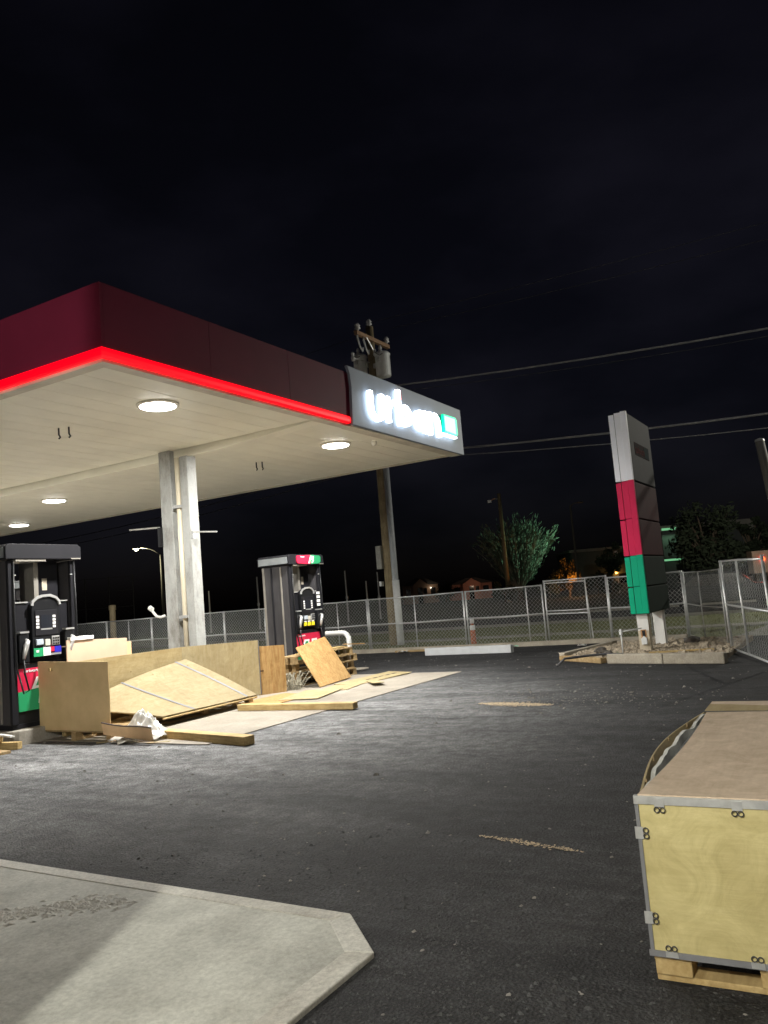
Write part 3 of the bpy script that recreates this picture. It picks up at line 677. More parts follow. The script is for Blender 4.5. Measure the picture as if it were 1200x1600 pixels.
# leaning sheet: spans two bottom corners and two top corners
c = [Vector((5.92,1.58,.014)), Vector((7.25,1.78,.03)), Vector((7.20,2.30,.84)), Vector((6.10,2.20,.72))]
mb = MB().sheet(lambda a,b: tuple(c[0]*(1-a)*(1-b)+c[1]*a*(1-b)+c[2]*a*b+c[3]*(1-a)*b), 8, 8, .016)
o = obj('leaning_plywood', mb, PLYO); o.location = W(0,0,PZ); o.rotation_euler = (0,0,TH)
tag(o, 'orange grained plywood sheet leaning on the pallet stack by the grey dispenser', 'plywood')
zz = PZ; hs = [.135,.135,.135,.135]
labs = ['bottom pallet of the stack behind the leaning plywood', 'second pallet up in the stack behind the leaning plywood', 'third pallet up in the stack behind the leaning plywood', 'topmost pallet of the stack behind the leaning plywood']
for k in range(4):
    pallet('stacked_pallet', labs[k], 7.02+random.uniform(-.08,.08), 2.37, zz, R((-1,1,-1.2,1)[k]), 2.05, .46, h=.14, nb=6, group='stacked pallets behind the leaning plywood', seed=20+k)
    zz += .141
o = board('loose_board', 'loose board sticking out right of the pallet stack', 'board', 8.25, 2.3, .60, R(-8), -.28, .28, -.06, .06, .022, PLYO, tilt=(0,R(4)))
o = board('loose_board', 'pale board lying on top of the pallet stack', 'board', 7.2, 2.38, zz+.001, R(3), -.80, .80, -.12, .12, .02, LUMB)
# flat sheets on the pad
o = board('flat_plywood', 'orange plywood scrap flat on concrete below the upright offcut', 'plywood', 4.52, 1.45, PZ, R(-4), -.62, .62, -.42, .42, .012, PLYO)
o = board('flat_plywood', 'thin tan scrap lying under the orange flat plywood', 'plywood', 5.02, 1.10, PZ-.004+.006, R(14), -.66, .52, -.34, .34, .009, PLYP); o.location.z = PZ+.0125
o = board('flat_plywood', 'pale pointed scrap at the foot of the leaning plywood', 'plywood', 6.0, 1.12, PZ, R(12), -.52, .50, -.25, .28, .012, PLYP)
o = board('flat_plywood', 'long pale scrap with slot cuts lying nearest the pad tip', 'plywood', 7.02, 1.12, PZ+.0135, R(-6), -.85, .86, -.27, .28, .012, PLYP, tilt=(R(2.2),R(-.8)))
sl = random.Random(4)
for k in range(5): obj('slot', bx(-.25+k*.2, -.12+k*.2, -.02+sl.uniform(-.03,.03), .015, .0125, .014), GAP, o)
o = board('flat_plywood', 'narrow pale strip lying across the long slotted scrap', 'plywood', 6.30, .66, PZ+.03, R(40), -.42, .42, -.10, .10, .01, PLYP, tilt=(0,R(3)))
# weed and wire debris beside the stack
mb = MB(); q = random.Random(9)
for k in range(60):
    a = q.uniform(0,2*pi); r = q.uniform(0,.16); h = q.uniform(.08,.32)
    p0 = Vector((q.uniform(-.12,.12),q.uniform(-.12,.12),0)); p1 = p0 + Vector((r*cos(a)*1.3, r*sin(a)*1.3, h))
    mb.tube([p0,(p0+p1)/2+Vector((0,0,.03)),p1,p1+Vector((.03*cos(a),.03*sin(a),-.02))], [.008,.007,.009,.005], 4)
o = obj('debris_bundle', mb, mat('pale_scraps', (.36,.34,.27), .8, var=.35, scale=20)); o.location = W(5.75,2.02,PZ); tag(o, 'clump of pale twisted scraps beside the upright orange plywood', 'debris')
# timbers
def timber(lab, a, b, wd, h, z, m=LUMB):
    a = Vector(a); b = Vector(b); d = b-a; L = d.length; t = (a+b)/2
    o = obj('timber_beam', bx(-L/2, L/2, -wd/2, wd/2, 0, h), m, None, bevel=.006)
    o.location = W(t.x, t.y, z); o.rotation_euler = (0, 0, TH+atan2(d.y, d.x)); return tag(o, lab, 'timber')
timber('thick timber beam on the asphalt in front of the plastic wrap', (1.42,1.05), (1.06,-.86), .15, .10, .004)
timber('long timber beam lying across the pad edge right of the lid', (3.42,1.30), (3.52,-.70), .14, .09, .013)
timber('short timber offcut on the pad left of the upright brown board', (.30,3.05), (.50,2.40), .09, .09, .004)
timber('short timber offcut lying across another at far left', (.34,2.62), (.50,2.82), .09, .08, .095)
o = board('scrap_board', 'dirty board on the ground at the left frame edge', 'board', .22, 2.62, .003, R(84), -.36, .36, -.09, .09, .03, PALL)
o = board('scrap_board', 'white edged board lying over timber at far left', 'board', .42, 2.70, .18, R(84), -.32, .42, -.03, .03, .018, WHITEP, tilt=(0,R(-2)))
# cardboard strip and crumpled plastic
t = thing('cardboard_strip', 'orange cardboard strip with dark edge propped in front of plastic', 'cardboard', .98, .98, .004, R(-90))
cs = lambda a,b: (-.42+.86*a, -.02+.02*sin(3*a)-.03*b, (.10-.07*a)+b*(.15-.015*sin(5*a)))
obj('sheet', MB().sheet(cs, 10, 3, .006), CARD, t)
obj('dark_edge', MB().tube([Vector(cs(k/8,1))+Vector((0,.005,.004)) for k in range(9)], .010, 5), mat('dark_film_edge', (.06,.045,.04), .5), t)
from mathutils import noise as mn
def wrapf(a, b):
    x = (a-.5)*2; y = (b-.5)*2; r = sqrt(x*x+y*y)
    n1 = mn.noise(Vector((x*1.7,y*1.7,4))); n2 = 1-abs(mn.noise(Vector((x*3.1+5,y*3.1,1))))*2; n3 = 1-abs(mn.noise(Vector((x*6.5,y*6.5+3,8))))*2
    h = math.exp(-2.1*r*r*(1+.5*n1))
    return (x*.36*(1+.25*n1), y*.24*(1-.2*n1), max(.004, .34*h*(.72+.20*n2+.10*n3) + .012*n3))
o = obj('plastic_wrap', MB().sheet(wrapf, 60, 44, .0015), PLAS, smooth=True); o.location = W(1.24,1.0,.03); o.rotation_euler = (0,0,TH+R(-80)); tag(o, 'crumpled clear plastic wrap piled behind the cardboard strip', 'plastic')
mb = MB().sheet(lambda a,b: (.34*a, .16*b+.05*sin(6*a), .03+.02*sin(7*a+3*b)), 8, 4, .004)
o = obj('plastic_scrap', mb, PLAS); o.location = W(.93,1.28,.0); o.rotation_euler = (0,0,TH+R(-95)); tag(o, 'flat white plastic scrap on asphalt under the cardboard strip', 'plastic')
for k,(vv,uu,l,lab) in enumerate(((1.05,.55,.30,'thin pale splinter strip right of the cardboard'),(1.0,1.42,.22,'small pale wood splinter beside the box pallet'))):
    o = obj('splinter', bx(-l/2,l/2,-.02,.02,0,.012), PLYP); o.location = W(vv,uu,.005); o.rotation_euler = (0,0,TH+R(-70+30*k)); tag(o, lab, 'wood scrap')

# ------------------------------------------------------------------ foreground crate on its pallet
FV, FU = -2.85, -6.06
t = thing('foreground_pallet', 'pale wooden pallet under the large foreground crate', 'pallet', FV, FU-.03, 0, R(1.6))
for u0, u1 in ((.0,-.13),(-.36,-.53),(-1.24,-1.38)):
    for v0, v1 in ((.02,.16),(1.08,1.22),(2.14,2.28)): obj('block', bx(v0, v1, u1, u0, .026, .080), LUMB, t, bevel=.004)
    obj('top_stringer', bx(.015, 2.285, u1, u0, .081, .099), LUMB, t)
for v0, v1 in ((.03,.13),(1.09,1.21),(2.15,2.27)): obj('bottom_board', bx(v0, v1, -1.38, .0, .002, .025), LUMB, t, bevel=.003)
obj('deck_board', bx(.018, .10, -1.38, -.012, .100, .107), PALL, t)
t = thing('foreground_crate', 'large pale plywood crate with steel edging in the right foreground', 'crate', FV, FU-.03, 0, R(1.6))
CL, CW, Z0, Z1 = 2.30, 1.40, .108, .664
obj('front_panel', bx(0, .012, -CW, 0, Z0, Z1), PLYC, t)
obj('back_panel', bx(CL-.012, CL, -CW, 0, Z0, Z1), PLYC, t)
obj('side_panel', bx(.013, CL-.013, -CW, -CW+.012, Z0, Z1), PLYP, t)
# left side sheet bows out at its top edge
bow = lambda s: .105*sin(pi*min(1,max(0,s)))**1.2
sp = obj('bowed_side_panel', MB().sheet(lambda a,b: (.02+(CL-.06)*a, -.006+bow(a)*b**2.2, Z0+(Z1-.012-Z0)*b), 30, 8, .010), PLYB, t)
nt_ = 5
for k in range(1,nt_):
    a_ = k/nt_*.9+.03*sin(5*k); obj('torn_notch', bx(.02+(CL-.06)*a_-.006, .02+(CL-.06)*a_+.006, bow(a_)-.014, bow(a_)-.004, Z1-.028, Z1-.010), mat('torn_fibre', (.30,.22,.12), .9), sp)
mb = MB().sheet(lambda a,b: (.05+(CL-.15)*a, bow(a)*.55*(.55+.45*b)+.006*sin(31*a)-.012, Z1-.16+(.140+.006*sin(23*a)+.004*sin(57*a))*b), 60, 6, .02)
obj('foam_lining', mb, FOAM, t)
obj('dark_lining', MB().sheet(lambda a,b: (.03+(CL-.08)*a, -.035+.02*sin(pi*a), Z1-.3+.29*b), 10, 3, .008), mat('grey_liner', (.10,.11,.12), .6), t)
top = lambda a,b: (CL*a-.0, -.008-.022*sin(pi*a)-(CW-.02)*b, Z1+.010-.016*sin(pi*a)*(1-b)**2)
tp = obj('top_panel', MB().sheet(top, 24, 8, .010), PLYT, t)
obj('rear_top_board', bx(CL-.34, CL-.02, -CW, -.006, Z1+.012, Z1+.018), PLYB, tp)
obj('dark_strap', bx(CL-.362, CL-.342, -CW, -.004, Z1+.0125, Z1+.0165), DSTRAP, tp)
obj('edge_strip', MB().sheet(lambda a,b: (CL*a, -.004-.022*sin(pi*a)-.028*b, Z1+.0125-.016*sin(pi*a)), 20, 1, .002), DSTRAP, tp)
# steel angle edging
es = obj('steel_edge', MB().prism([(-.006,Z1-.015),(-.002,Z1-.015),(-.002,Z1+.0125),(.016,Z1+.0125),(.016,Z1+.0155),(-.006,Z1+.0155)], -CW, .008, 'y'), GALV, t)
obj('steel_edge', MB().prism([(-.006,Z0-.008),(-.002,Z0-.008),(-.002,Z0+.014),(-.006,Z0+.014)], -CW, .012, 'y'), STRAP, t)
obj('steel_edge', MB().box(-.007, -.0025, -.008, .006, Z0+.015, Z1-.017), STRAP, t)
obj('steel_edge', MB().box(-.002, .03, .0025, .0055, Z0+.015, Z1-.017), STRAP, t)
obj('steel_edge', MB().box(0, CL, .004, .0075, Z0-.01, Z0+.02), STRAP, t)
def clip(y, z, vert):
    k = obj('spring_clip', MB().box(-.0085, -.0065, y-.018, y+.018, z-.010, z+.022) if not vert else MB().box(-.0095, -.0075, y-.012, y+.018, z-.022, z+.022), GALV, t)
    for s in (-1, 1):
        cy, cz = (y+s*.0105, z-.020) if not vert else (y-.022, z+s*.0105)
        pts = [(-.010, cy+.0092*cos(R(a)), cz+.0092*sin(R(a))) for a in range(0,361,30)]
        obj('clip_loop', MB().tube(pts, .0022, 6), DSTRAP, k)
for y in (-.085, -.355, -.66, -1.0): clip(y, Z1-.012, False)
for z in (Z1-.12, Z0+.13): clip(-.004, z, True)
for y in (-.07, -.36, -.7):
    k = obj('spring_clip', MB().box(-.0085, -.0065, y-.022, y+.022, Z0-.005, Z0+.016), GALV, t)
    for s in (-1,1):
        pts = [(-.010, y+s*.0105+.0092*cos(R(a)), Z0+.028+.0092*sin(R(a))) for a in range(0,361,30)]
        obj('clip_loop', MB().tube(pts, .0022, 6), DSTRAP, k)

# ------------------------------------------------------------------ marks and loose stones on the asphalt
def streak(lab_name, a, b, wd, seed, n):
    q = random.Random(seed); mb = MB(); a = Vector(a); b = Vector(b); d = b-a; nn = Vector((-d.y,d.x)).normalized()
    for k in range(n):
        t = min(1, max(0, q.betavariate(1.6,1.6))); off = q.gauss(0, wd*(.25+.75*sin(pi*t)))
        p = a + d*t + nn*off; s = q.uniform(.002,.006)*(1.6 if n > 500 else 1); ang = q.uniform(0,6.3)
        M = Matrix.Translation((p.x,p.y,.004+q.uniform(0,.002))) @ Matrix.Rotation(ang,4,'Z')
        mb.add([M@Vector(v) for v in ((-s*1.5,-s,0),(s*1.5,-s,0),(s,s,0),(-s,s,0),(0,0,s*.4))], [(0,1,4),(1,2,4),(2,3,4),(3,0,4)])
    o = obj(lab_name, mb, SAND); o.location = W(0,0,0); o.rotation_euler = (0,0,TH); o['kind'] = 'stuff'; return o
o = streak('sand_streak', (3.99,-2.35), (3.80,-3.45), .08, 31, 1300); tag(o, 'pale sand spill streak on the asphalt farther away', 'sand')
o = streak('sand_streak', (-1.36,-4.72), (-1.50,-5.42), .018, 32, 330); tag(o, 'thin pale sand streak on the asphalt nearer the crate', 'sand')
q = random.Random(77); mb = MB()
for k in range(2600):
    vv = q.uniform(-6,13); uu = q.uniform(-9,6)
    if k < 500: vv, uu = q.gauss(4.4,.5), q.gauss(-3.4,.9)
    if 1.0 < vv < 7.95 and uu > -.3: continue
    if vv < -2.5 and uu > -5.0: continue
    s = q.uniform(.003,.010) if q.random() < .93 else q.uniform(.01,.022)
    M = Matrix.Translation((vv,uu,0)) @ Matrix.Rotation(q.uniform(0,6.3),4,'Z')
    mb.add([M@Vector(v) for v in ((-s*1.3,-s,.001),(s,-s*.9,.001),(s*1.2,s,.001),(-s,s*.8,.001),(-s*.6,-s*.4,s),(s*.6,s*.3,s*.9))], [(0,1,5,4),(1,2,5),(2,3,4,5),(3,0,4)])
o = obj('loose_gravel', mb, CRUMB); o.location = W(0,0,0); o.rotation_euler = (0,0,TH); o['kind'] = 'stuff'; tag(o, 'scattered pale crumbs and gravel on the dark asphalt', 'gravel')
q = random.Random(78); mb = MB()
for k in range(4200):
    dd = q.uniform(1.6,5.0); aa = q.uniform(-.62,.62); X = dd*sin(aa)*1.05; Y = dd*cos(aa)+.6
    if k < 900: X, Y = q.gauss(.02,.22), q.gauss(3.75,.35)
    pr = Vector((X,Y,0))-A0; vv, uu = pr.dot(V), pr.dot(U)
    if vv < -2.53 and uu > -4.99 or (1.0 < vv and uu > -.3): continue
    s = q.uniform(.002,.006) if q.random() < .93 else q.uniform(.006,.011)
    M = Matrix.Translation((vv,uu,0)) @ Matrix.Rotation(q.uniform(0,6.3),4,'Z')
    mb.add([M@Vector(v) for v in ((-s*1.3,-s,.0),(s,-s*.9,.0),(s*1.2,s,.0),(-s,s*.8,.0),(-s*.6,-s*.4,s*.9),(s*.6,s*.3,s*.8))], [(0,1,5,4),(1,2,5),(2,3,4,5),(3,0,4)])
o = obj('asphalt_crumbs', mb, mat('asphalt_crumb', (.045,.045,.047), .8, var=.5, scale=9)); o.location = W(0,0,0); o.rotation_euler = (0,0,TH); o['kind'] = 'stuff'; tag(o, 'dark asphalt crumbs strewn over the near lot', 'gravel')
for k,(vv,uu,s,lab) in enumerate(((13.1,3.9,.13,'crumpled white litter at the fence foot by the utility pole'),(13.2,.75,.13,'pale green flat litter on asphalt right of the white beam'),(12.6,-1.2,.10,'small white litter scrap near the planter corner'))):
    mb = MB().sheet(lambda a,b: (s*2*(a-.5), s*(b-.5)*1.2, .02+.035*abs(sin(5*a+k))*abs(cos(3*b))), 6, 4, .004)
    o = obj('litter', mb, (WHITEP, mat('pale_green_litter', (.35,.60,.45), .6), WHITEP)[k]); o.location = W(vv,uu,.004); o.rotation_euler = (0,0,TH-R(90)); tag(o, lab, 'litter')

# white beam in front of the fence, orange marker post
wb = obj('white_beam', bx(-1.18,1.18,-.08,.08,0,.18), mat('beam_grey_white', (.52,.54,.56), .6, var=.06, dirt=.2), None, bevel=.01); wb.location = W(11.85,1.38,.002); wb.rotation_euler = (0,0,TH+R(86)); tag(wb, 'long white painted beam lying on asphalt before the fence', 'beam')
t = thing('marker_post', 'short orange post with white bands behind the fence', 'marker post', 14.3, 2.32)
obj('post', MB().lathe([(.075,0),(.07,.42),(.055,.44)], 12), ORANGEP, t, smooth=True)
obj('white_band', MB().lathe([(.074,.44),(.07,.56),(.06,.57)], 12), KEYW, t, smooth=True)
obj('neck', MB().lathe([(.045,.571),(.045,.62)], 10), ORANGEP, t)
obj('white_band', MB().lathe([(.062,.621),(.055,.74),(.02,.77)], 12), KEYW, t, smooth=True)

# ------------------------------------------------------------------ chain link fence
def link_mesh(L, H, pitch=.105, r=.0026, z0=.05, seed=0):
    mb = MB(); n = int((L+H)/pitch)
    for s in (1, -1):
        for k in range(n+1):
            x = k*pitch
            # line x' = x - z (s=1) clipped to 0..L
            a0 = max(0, x-L); a1 = min(H, x)
            if a1-a0 < .02: continue
            p = [(x-a0, 0, z0+a0), (x-a1, 0, z0+a1)]
            if s < 0: p = [(L-q[0], .004, q[2]) for q in p]
            mb.tube(p, r, 3, cap=False)
    return mb
def fence_panel(lab, a, b, H=1.5, za=0, zb=0, group='chain link fence panels', mid=True, inset=None, lean=0, rad=.022, posts=(0,1), mul=(), wr=.0026):
    a = Vector(a); b = Vector(b); d = b-a; L = d.length
    t = thing('fence_panel', lab, 'fence', a.x, a.y, 0, atan2(d.y,d.x), group)
    for s in posts: obj('post', MB().tube([(L*s+.0,0,0),(L*s-lean*1.5,0,H+.02)], rad*1.15, 8), GALV, t, smooth=True)
    for s in mul: obj('post', MB().tube([(L*s,0,0.04),(L*s-lean*1.5,0,H)], rad*.8, 8), GALV, t, smooth=True)
    for z, sg_ in ((H,.01),(.06,.01)) + (((H*.52,.02),) if mid else ()):
        obj('rail', MB().tube([(0-lean*z,0,z+za),(L*.5-lean*z,0,z-sg_),(L-lean*z,0,z+zb)], rad*.8, 8), GALV, t, smooth=True)
    o = obj('chain_link_mesh', link_mesh(L, H-.06, r=wr), WIRE, t); o['kind'] = 'stuff'
    if lean:
        for vt in o.data.vertices: vt.co.x -= lean*vt.co.z
    return t
FVV = 13.9
us = [(19.6,16.45),(16.42,14.2),(14.17,10.9),(10.87,7.55),(7.5,5.42),(5.36,2.34)]
fl = ['fence panel farthest left behind the dispenser', 'fence panel left of the canopy column behind the carton', 'fence panel directly behind the canopy column', 'fence panel between the column and the grey dispenser', 'fence panel just right of the grey dispenser', 'fence panel in front of the wooden utility pole']
for (u0,u1), lb in zip(us, fl): fence_panel('chain link '+lb, (FVV,u0), (FVV,u1), 1.5, mul=(.5,), posts=(0,1))
fence_panel('chain link fence panel between the orange marker post and the gate', (FVV,2.26), (FVV,.10), 1.5, mul=(.80,))
fence_panel('taller chain link panel with a framed inset behind the planter', (FVV+.05,.04), (FVV+.05,-1.56), 1.60, mul=(.67,))
fence_panel('chain link fence panel directly behind the tall sign', (FVV,-1.6), (FVV,-3.36), 1.55, posts=(0,1), mul=(.55,))
# inset frame of the taller panel
t = thing('gate_frame', 'lighter square pipe frame hung on the taller fence panel', 'gate', FVV-.06, 0, 0)
obj('frame_rail', MB().tube([(0,-.02,1.54),(0,-1.06,1.52)], .016, 8), GALV, t)
obj('frame_rail', MB().tube([(0,-.02,.76),(0,-1.10,.73)], .016, 8), GALV, t)
obj('frame_post', MB().tube([(0,-1.06,1.53),(0,-1.13,.08)], .016, 8), GALV, t)
# return fence to the right, coming towards the camera
fence_panel('dim chain link fence panel right of the tall sign', (FVV,-3.40), (10.55,-4.66), 1.52, rad=.016, mul=(.45,), wr=.0011)
fence_panel('tilted chain link panel nearest at the right edge', (9.95,-4.80), (7.3,-5.75), 1.66, rad=.024, mul=(.42,), lean=.07, zb=-.04, wr=.0010)
# kerb under the fence
obj_k = struct('fence_kerb', MB().box(13.40, 13.60, -3.4, 20, -.02, .11), CURB)
o = timber('weathered board lying along the fence kerb by the utility pole', (13.25,4.2), (13.28,2.2), .10, .05, .004, PALL)
t = thing('stub_post', 'short weathered wooden stub post behind the left fence', 'post', 15.2, 17.6)
obj('shaft', MB().lathe([(.12,0),(.11,1.9),(.10,1.92)], 10), POLEW, t)
obj('cap', MB().lathe([(.13,1.921),(.13,2.1),(.05,2.12)], 10), POLEW, t)

# ------------------------------------------------------------------ planter with pylon sign
t = thing('planter', 'low gravel planter bed with concrete kerb around the sign posts', 'planter', 0, 0)
poly = [(8.62,-2.75),(9.42,-1.72),(12.2,-2.05),(12.6,-5.0),(8.25,-4.95)]
obj('soil_bed', MB().prism([(8.75,-2.85),(9.47,-1.9),(12.1,-2.2),(12.45,-4.9),(8.42,-4.85)][::-1], 0, .10), DIRT, t)
def kseg(p, q_, wd, h, m): 
    p = Vector(p); q_ = Vector(q_); d = (q_-p).normalized(); n = Vector((-d.y,d.x))*wd
    return obj('kerb_stone', MB().prism([tuple(p), tuple(q_), tuple(q_+n), tuple(p+n)], 0, h), m, t, bevel=.015)
kseg((8.58,-2.86), (8.24,-3.9), .16, .17, CURB); kseg((8.235,-3.91), (7.98,-4.92), .16, .172, CURB)
kseg((9.40,-1.70), (8.62,-2.74), .13, .10, PALL); kseg((12.1,-2.05), (9.44,-1.69), .12, .15, CURB)
q = random.Random(5); mb = MB()
for k in range(1500):
    vv = q.uniform(8.5,12.3); uu = q.uniform(-4.9,-1.95)
    if vv < 8.5 + (-2.0-uu)*(-.5)+.0 and uu > -2.8: continue
    if uu > -1.9 - (9.4-vv)*1.3 and vv < 9.5: continue
    s = q.uniform(.012,.035) if q.random() < .96 else q.uniform(.04,.09)
    M = Matrix.Translation((vv,uu,.098)) @ Matrix.Rotation(q.uniform(0,6.3),4,'Z')
    mb.add([M@Vector(v) for v in ((-s*1.3,-s,0),(s,-s*.9,0),(s*1.2,s,0),(-s,s*.8,0),(-s*.6,-s*.4,s),(s*.6,s*.3,s*.9))], [(0,1,5,4),(1,2,5),(2,3,4,5),(3,0,4)])
o = obj('gravel', mb, STONE, t); o['kind'] = 'stuff'
# bits in the planter
o = obj('lumber_scrap', bx(-.55,.55,-.03,.03,0,.03), LUMB); o.location = W(9.15,-4.05,.115); o.rotation_euler = (0,0,TH+R(-78)); tag(o, 'pale stick lying on gravel at the foot of the sign posts', 'wood scrap')
pts = [(0,0,.14),(.12,-.25,.16),(.10,-.55,.17),(-.08,-.85,.16),(-.30,-1.1,.15),(-.45,-1.2,.04)]
o = obj('black_hose', MB().tube([Vector((p[0]-.2,p[1]*-1,p[2])) for p in pts], .022, 8), CABLE, smooth=True); o.location = W(8.72,-3.30,0); o.rotation_euler = (0,0,TH); tag(o, 'black hose curving over the planter kerb', 'hose')
for k,(vv,uu,s,lab) in enumerate(((9.6,-2.5,.14,'dark rock at the left of the planter'),(9.1,-2.75,.10,'small dark stone near the planter corner'),(11.2,-3.9,.16,'dark clod behind the sign posts'))):
    bm = bmesh.new(); bmesh.ops.create_icosphere(bm, subdivisions=2, radius=s)
    for vt in bm.verts: vt.co *= 1+.45*mn.noise(vt.co*9+Vector((k*5,0,0))); vt.co.z *= .6
    me = bpy.data.meshes.new('rock'); bm.to_mesh(me); bm.free(); me.materials.append(mat('dark_rock', (.09,.08,.07), .9, var=.3))
    o = bpy.data.objects.new('rock', me); C.objects.link(o); o.location = W(vv,uu,.11+s*.2); tag(o, lab, 'rock')
# tap standpipe
t = thing('standpipe', 'white standpipe with tap beside the sign post', 'water tap', 9.15, -3.02, .1)
obj('pipe', MB().tube([(0,0,0),(0,0,.45)], .015, 8), PVCW, t, smooth=True)
obj('valve', MB().lathe([(.018,.36),(.034,.37),(.034,.41),(.018,.43),(.03,.445),(.012,.47)], 10), PVCW, t)
obj('arm', MB().tube([(0,0,.42),(.15,-.20,.44),(.30,-.32,.45)], .010, 8), PVCW, t, smooth=True)

py = thing('pylon_sign', 'tall unfinished sign in white, red and green tiers on posts', 'sign', 9.68, -3.29)
# end profile: three vertical bands (recessed middle) towards the camera; body runs along local x
BW = .175; LEN = 1.95
def tier(z0, z1, m, mside, nm):
    t_ = obj(nm, bx(.03, LEN, -BW+.02, BW-.02, z0, z1), mside, py)
    obj('end_band', bx(-.01, .029, .075, BW, z0+.008, z1-.006), m, t_, bevel=.006)
    obj('end_band', bx(-.035, .029, -.062, .060, z0+.008, z1+.012), m, t_, bevel=.006)
    obj('end_band', bx(-.042, .029, -BW, -.0625, z0+.008, z1+.028), m, t_, bevel=.006)
    obj('end_gap', bx(.0, .0285, .061, .074, z0+.01, z1-.01), GAP, t_)
    return t_
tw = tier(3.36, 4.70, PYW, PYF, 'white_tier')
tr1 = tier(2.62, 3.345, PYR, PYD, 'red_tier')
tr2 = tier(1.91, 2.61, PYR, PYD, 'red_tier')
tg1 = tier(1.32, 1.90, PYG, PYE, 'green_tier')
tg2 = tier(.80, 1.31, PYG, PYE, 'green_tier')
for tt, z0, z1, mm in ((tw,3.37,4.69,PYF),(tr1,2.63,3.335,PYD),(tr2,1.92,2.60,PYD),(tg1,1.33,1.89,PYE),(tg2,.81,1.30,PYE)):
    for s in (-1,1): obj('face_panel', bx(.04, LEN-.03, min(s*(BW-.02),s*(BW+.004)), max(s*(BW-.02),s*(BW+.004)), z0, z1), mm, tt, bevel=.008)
lg = mat('logo_maroon', (.018,.004,.005), .85, spec=.05); lt = mat('logo_teal', (.004,.022,.026), .85, spec=.05)
lo = obj('logo_plate', bx(.35, 1.60, -BW-.009, -BW-.0045, 3.90, 4.16), lg, tw)
obj('logo_block', bx(1.18, 1.585, -BW-.012, -BW-.0095, 3.915, 4.145), lt, lo)
write('urban', lo, .42, 3.95, .11, -BW-.012, -BW-.0095, mat('logo_red', (.10,.015,.015), .85, spec=.05), squeeze=1.4)
for x0, nm in ((.10, 'sign_post'), (1.50, 'sign_post')):
    p_ = obj(nm, bx(x0, x0+.20, -.105, .105, .08, .80), POSTC if x0 < 1 else WHITEP, py, bevel=.01)
    if x0 < 1:
        obj('white_upper_face', bx(x0-.004, x0-.001, -.103, .103, .48, .80), WHITEP, p_)
        obj('hand_hole', bx(x0-.006, x0-.002, -.05, .055, .28, .50), RUST, p_)
        obj('hand_hole_void', bx(x0-.009, x0-.0065, -.03, .03, .37, .485), GAP, p_)
        obj('cover_plate', MB().prism([(-.055,.22),(.05,.22),(.055,.33),(.0,.38),(-.05,.34)], x0-.035, x0-.0095, 'x'), PVCW, p_)

# ------------------------------------------------------------------ utility pole with transformers and wires
PV, PU = 16.5, 6.05
t = thing('utility_pole', 'tall wooden utility pole with crossarm behind the fence', 'utility pole', PV, PU)
obj('shaft', MB().tube([(0,0,0),(0,0,5),(0,0,10.55)], [.20,.165,.13], 14), POLEW, t, smooth=True)
ca = obj('crossarm', MB().box(-1.15,.95,-.2,-.08,9.98,10.11), wood('crossarm_wood', (.46,.30,.20), (.30,.19,.12), ring=7, axis=0), t)
obj('brace', MB().tube([(-.6,-.21,9.99),(-.05,-.21,9.5)], .02, 5), GALV, t)
def insul(x, y, z, s=1): return obj('insulator', MB().lathe([(.03*s,0),(.03*s,.05*s),(.085*s,.07*s),(.06*s,.12*s),(.08*s,.15*s),(.03*s,.22*s)], 12, (x,y,z)), PORC, t, smooth=True)
insul(0,.0,10.55,1.2); insul(-1.0,-.14,10.12,1.2); insul(.85,-.14,10.12,1.2)
for x in (-1.0,-.62): obj('cutout', MB().tube([(x-.05,-.14,9.98),(x-.16,-.2,9.86),(x-.08,-.22,9.58),(x+.10,-.2,9.46),(x+.18,-.18,9.60)], .03, 6), PORC, t)
obj('arrester', MB().lathe([(.05,0),(.07,.1),(.04,.15),(.06,.25)], 8, (-.95,.15,9.2)), PORC, t); obj('arrester_arm', MB().tube([(0,0,9.3),(-.95,.15,9.3)], .02, 5), GALV, t)
obj('service_box', bx(-.26, -.06, .13, .32, 2.45, 3.2), mat('meter_box', (.30,.30,.27), .6), t, bevel=.01)
rs = obj('riser', MB().tube([(-.10,-.24,0),(-.10,-.24,5.9)], .10, 12), PVC, t, smooth=True)
obj('riser_guard', MB().tube([(-.10,-.245,0),(-.10,-.245,2.05)], .115, 12), PVCW, rs, smooth=True)
obj('ground_clamp', bx(-.25,-.1,.2,.28,1.9,2.05), PVCW, t)
def transformer(lab, y, z, s=1):
    t_ = thing('transformer', lab, 'transformer', PV-.10, PU+y, z, group='pole transformers')
    obj('tank', MB().lathe([(.22*s,0),(.235*s,.02),(.235*s,.70),(.255*s,.72),(.255*s,.76),(.20*s,.82),(.05*s,.85)], 20), TRANS, t_, smooth=True)
    obj('bushing', MB().lathe([(.05,.82),(.07,.9),(.04,.93),(.065,.98),(.03,1.08)], 10, (0,.06,0)), PORC, t_, smooth=True)
    obj('bushing', MB().lathe([(.04,.7),(.06,.74),(.03,.82),(.05,.86),(.03,.92)], 10, (-.20,.16,0)), PORC, t_, smooth=True)
    obj('lug', bx(-.28*s,-.23*s,-.05,.05,.45,.60), GALV, t_)
    obj('hanger', bx(-.06,.06, min(-y*.3,-y*.75), max(-y*.3,-y*.75), .35, .5), GALV, t_)
    obj('jumper', MB().tube([(-.20,.16,.92),(-.30,.1,.78),(-.27,-.05,.66),(-.24,-.15,.70)], .014, 5), CABLE, t_)
transformer('grey pole transformer left of the utility pole', .40, 8.82, .95)
transformer('grey pole transformer right of the utility pole', -.46, 8.72, 1.05)
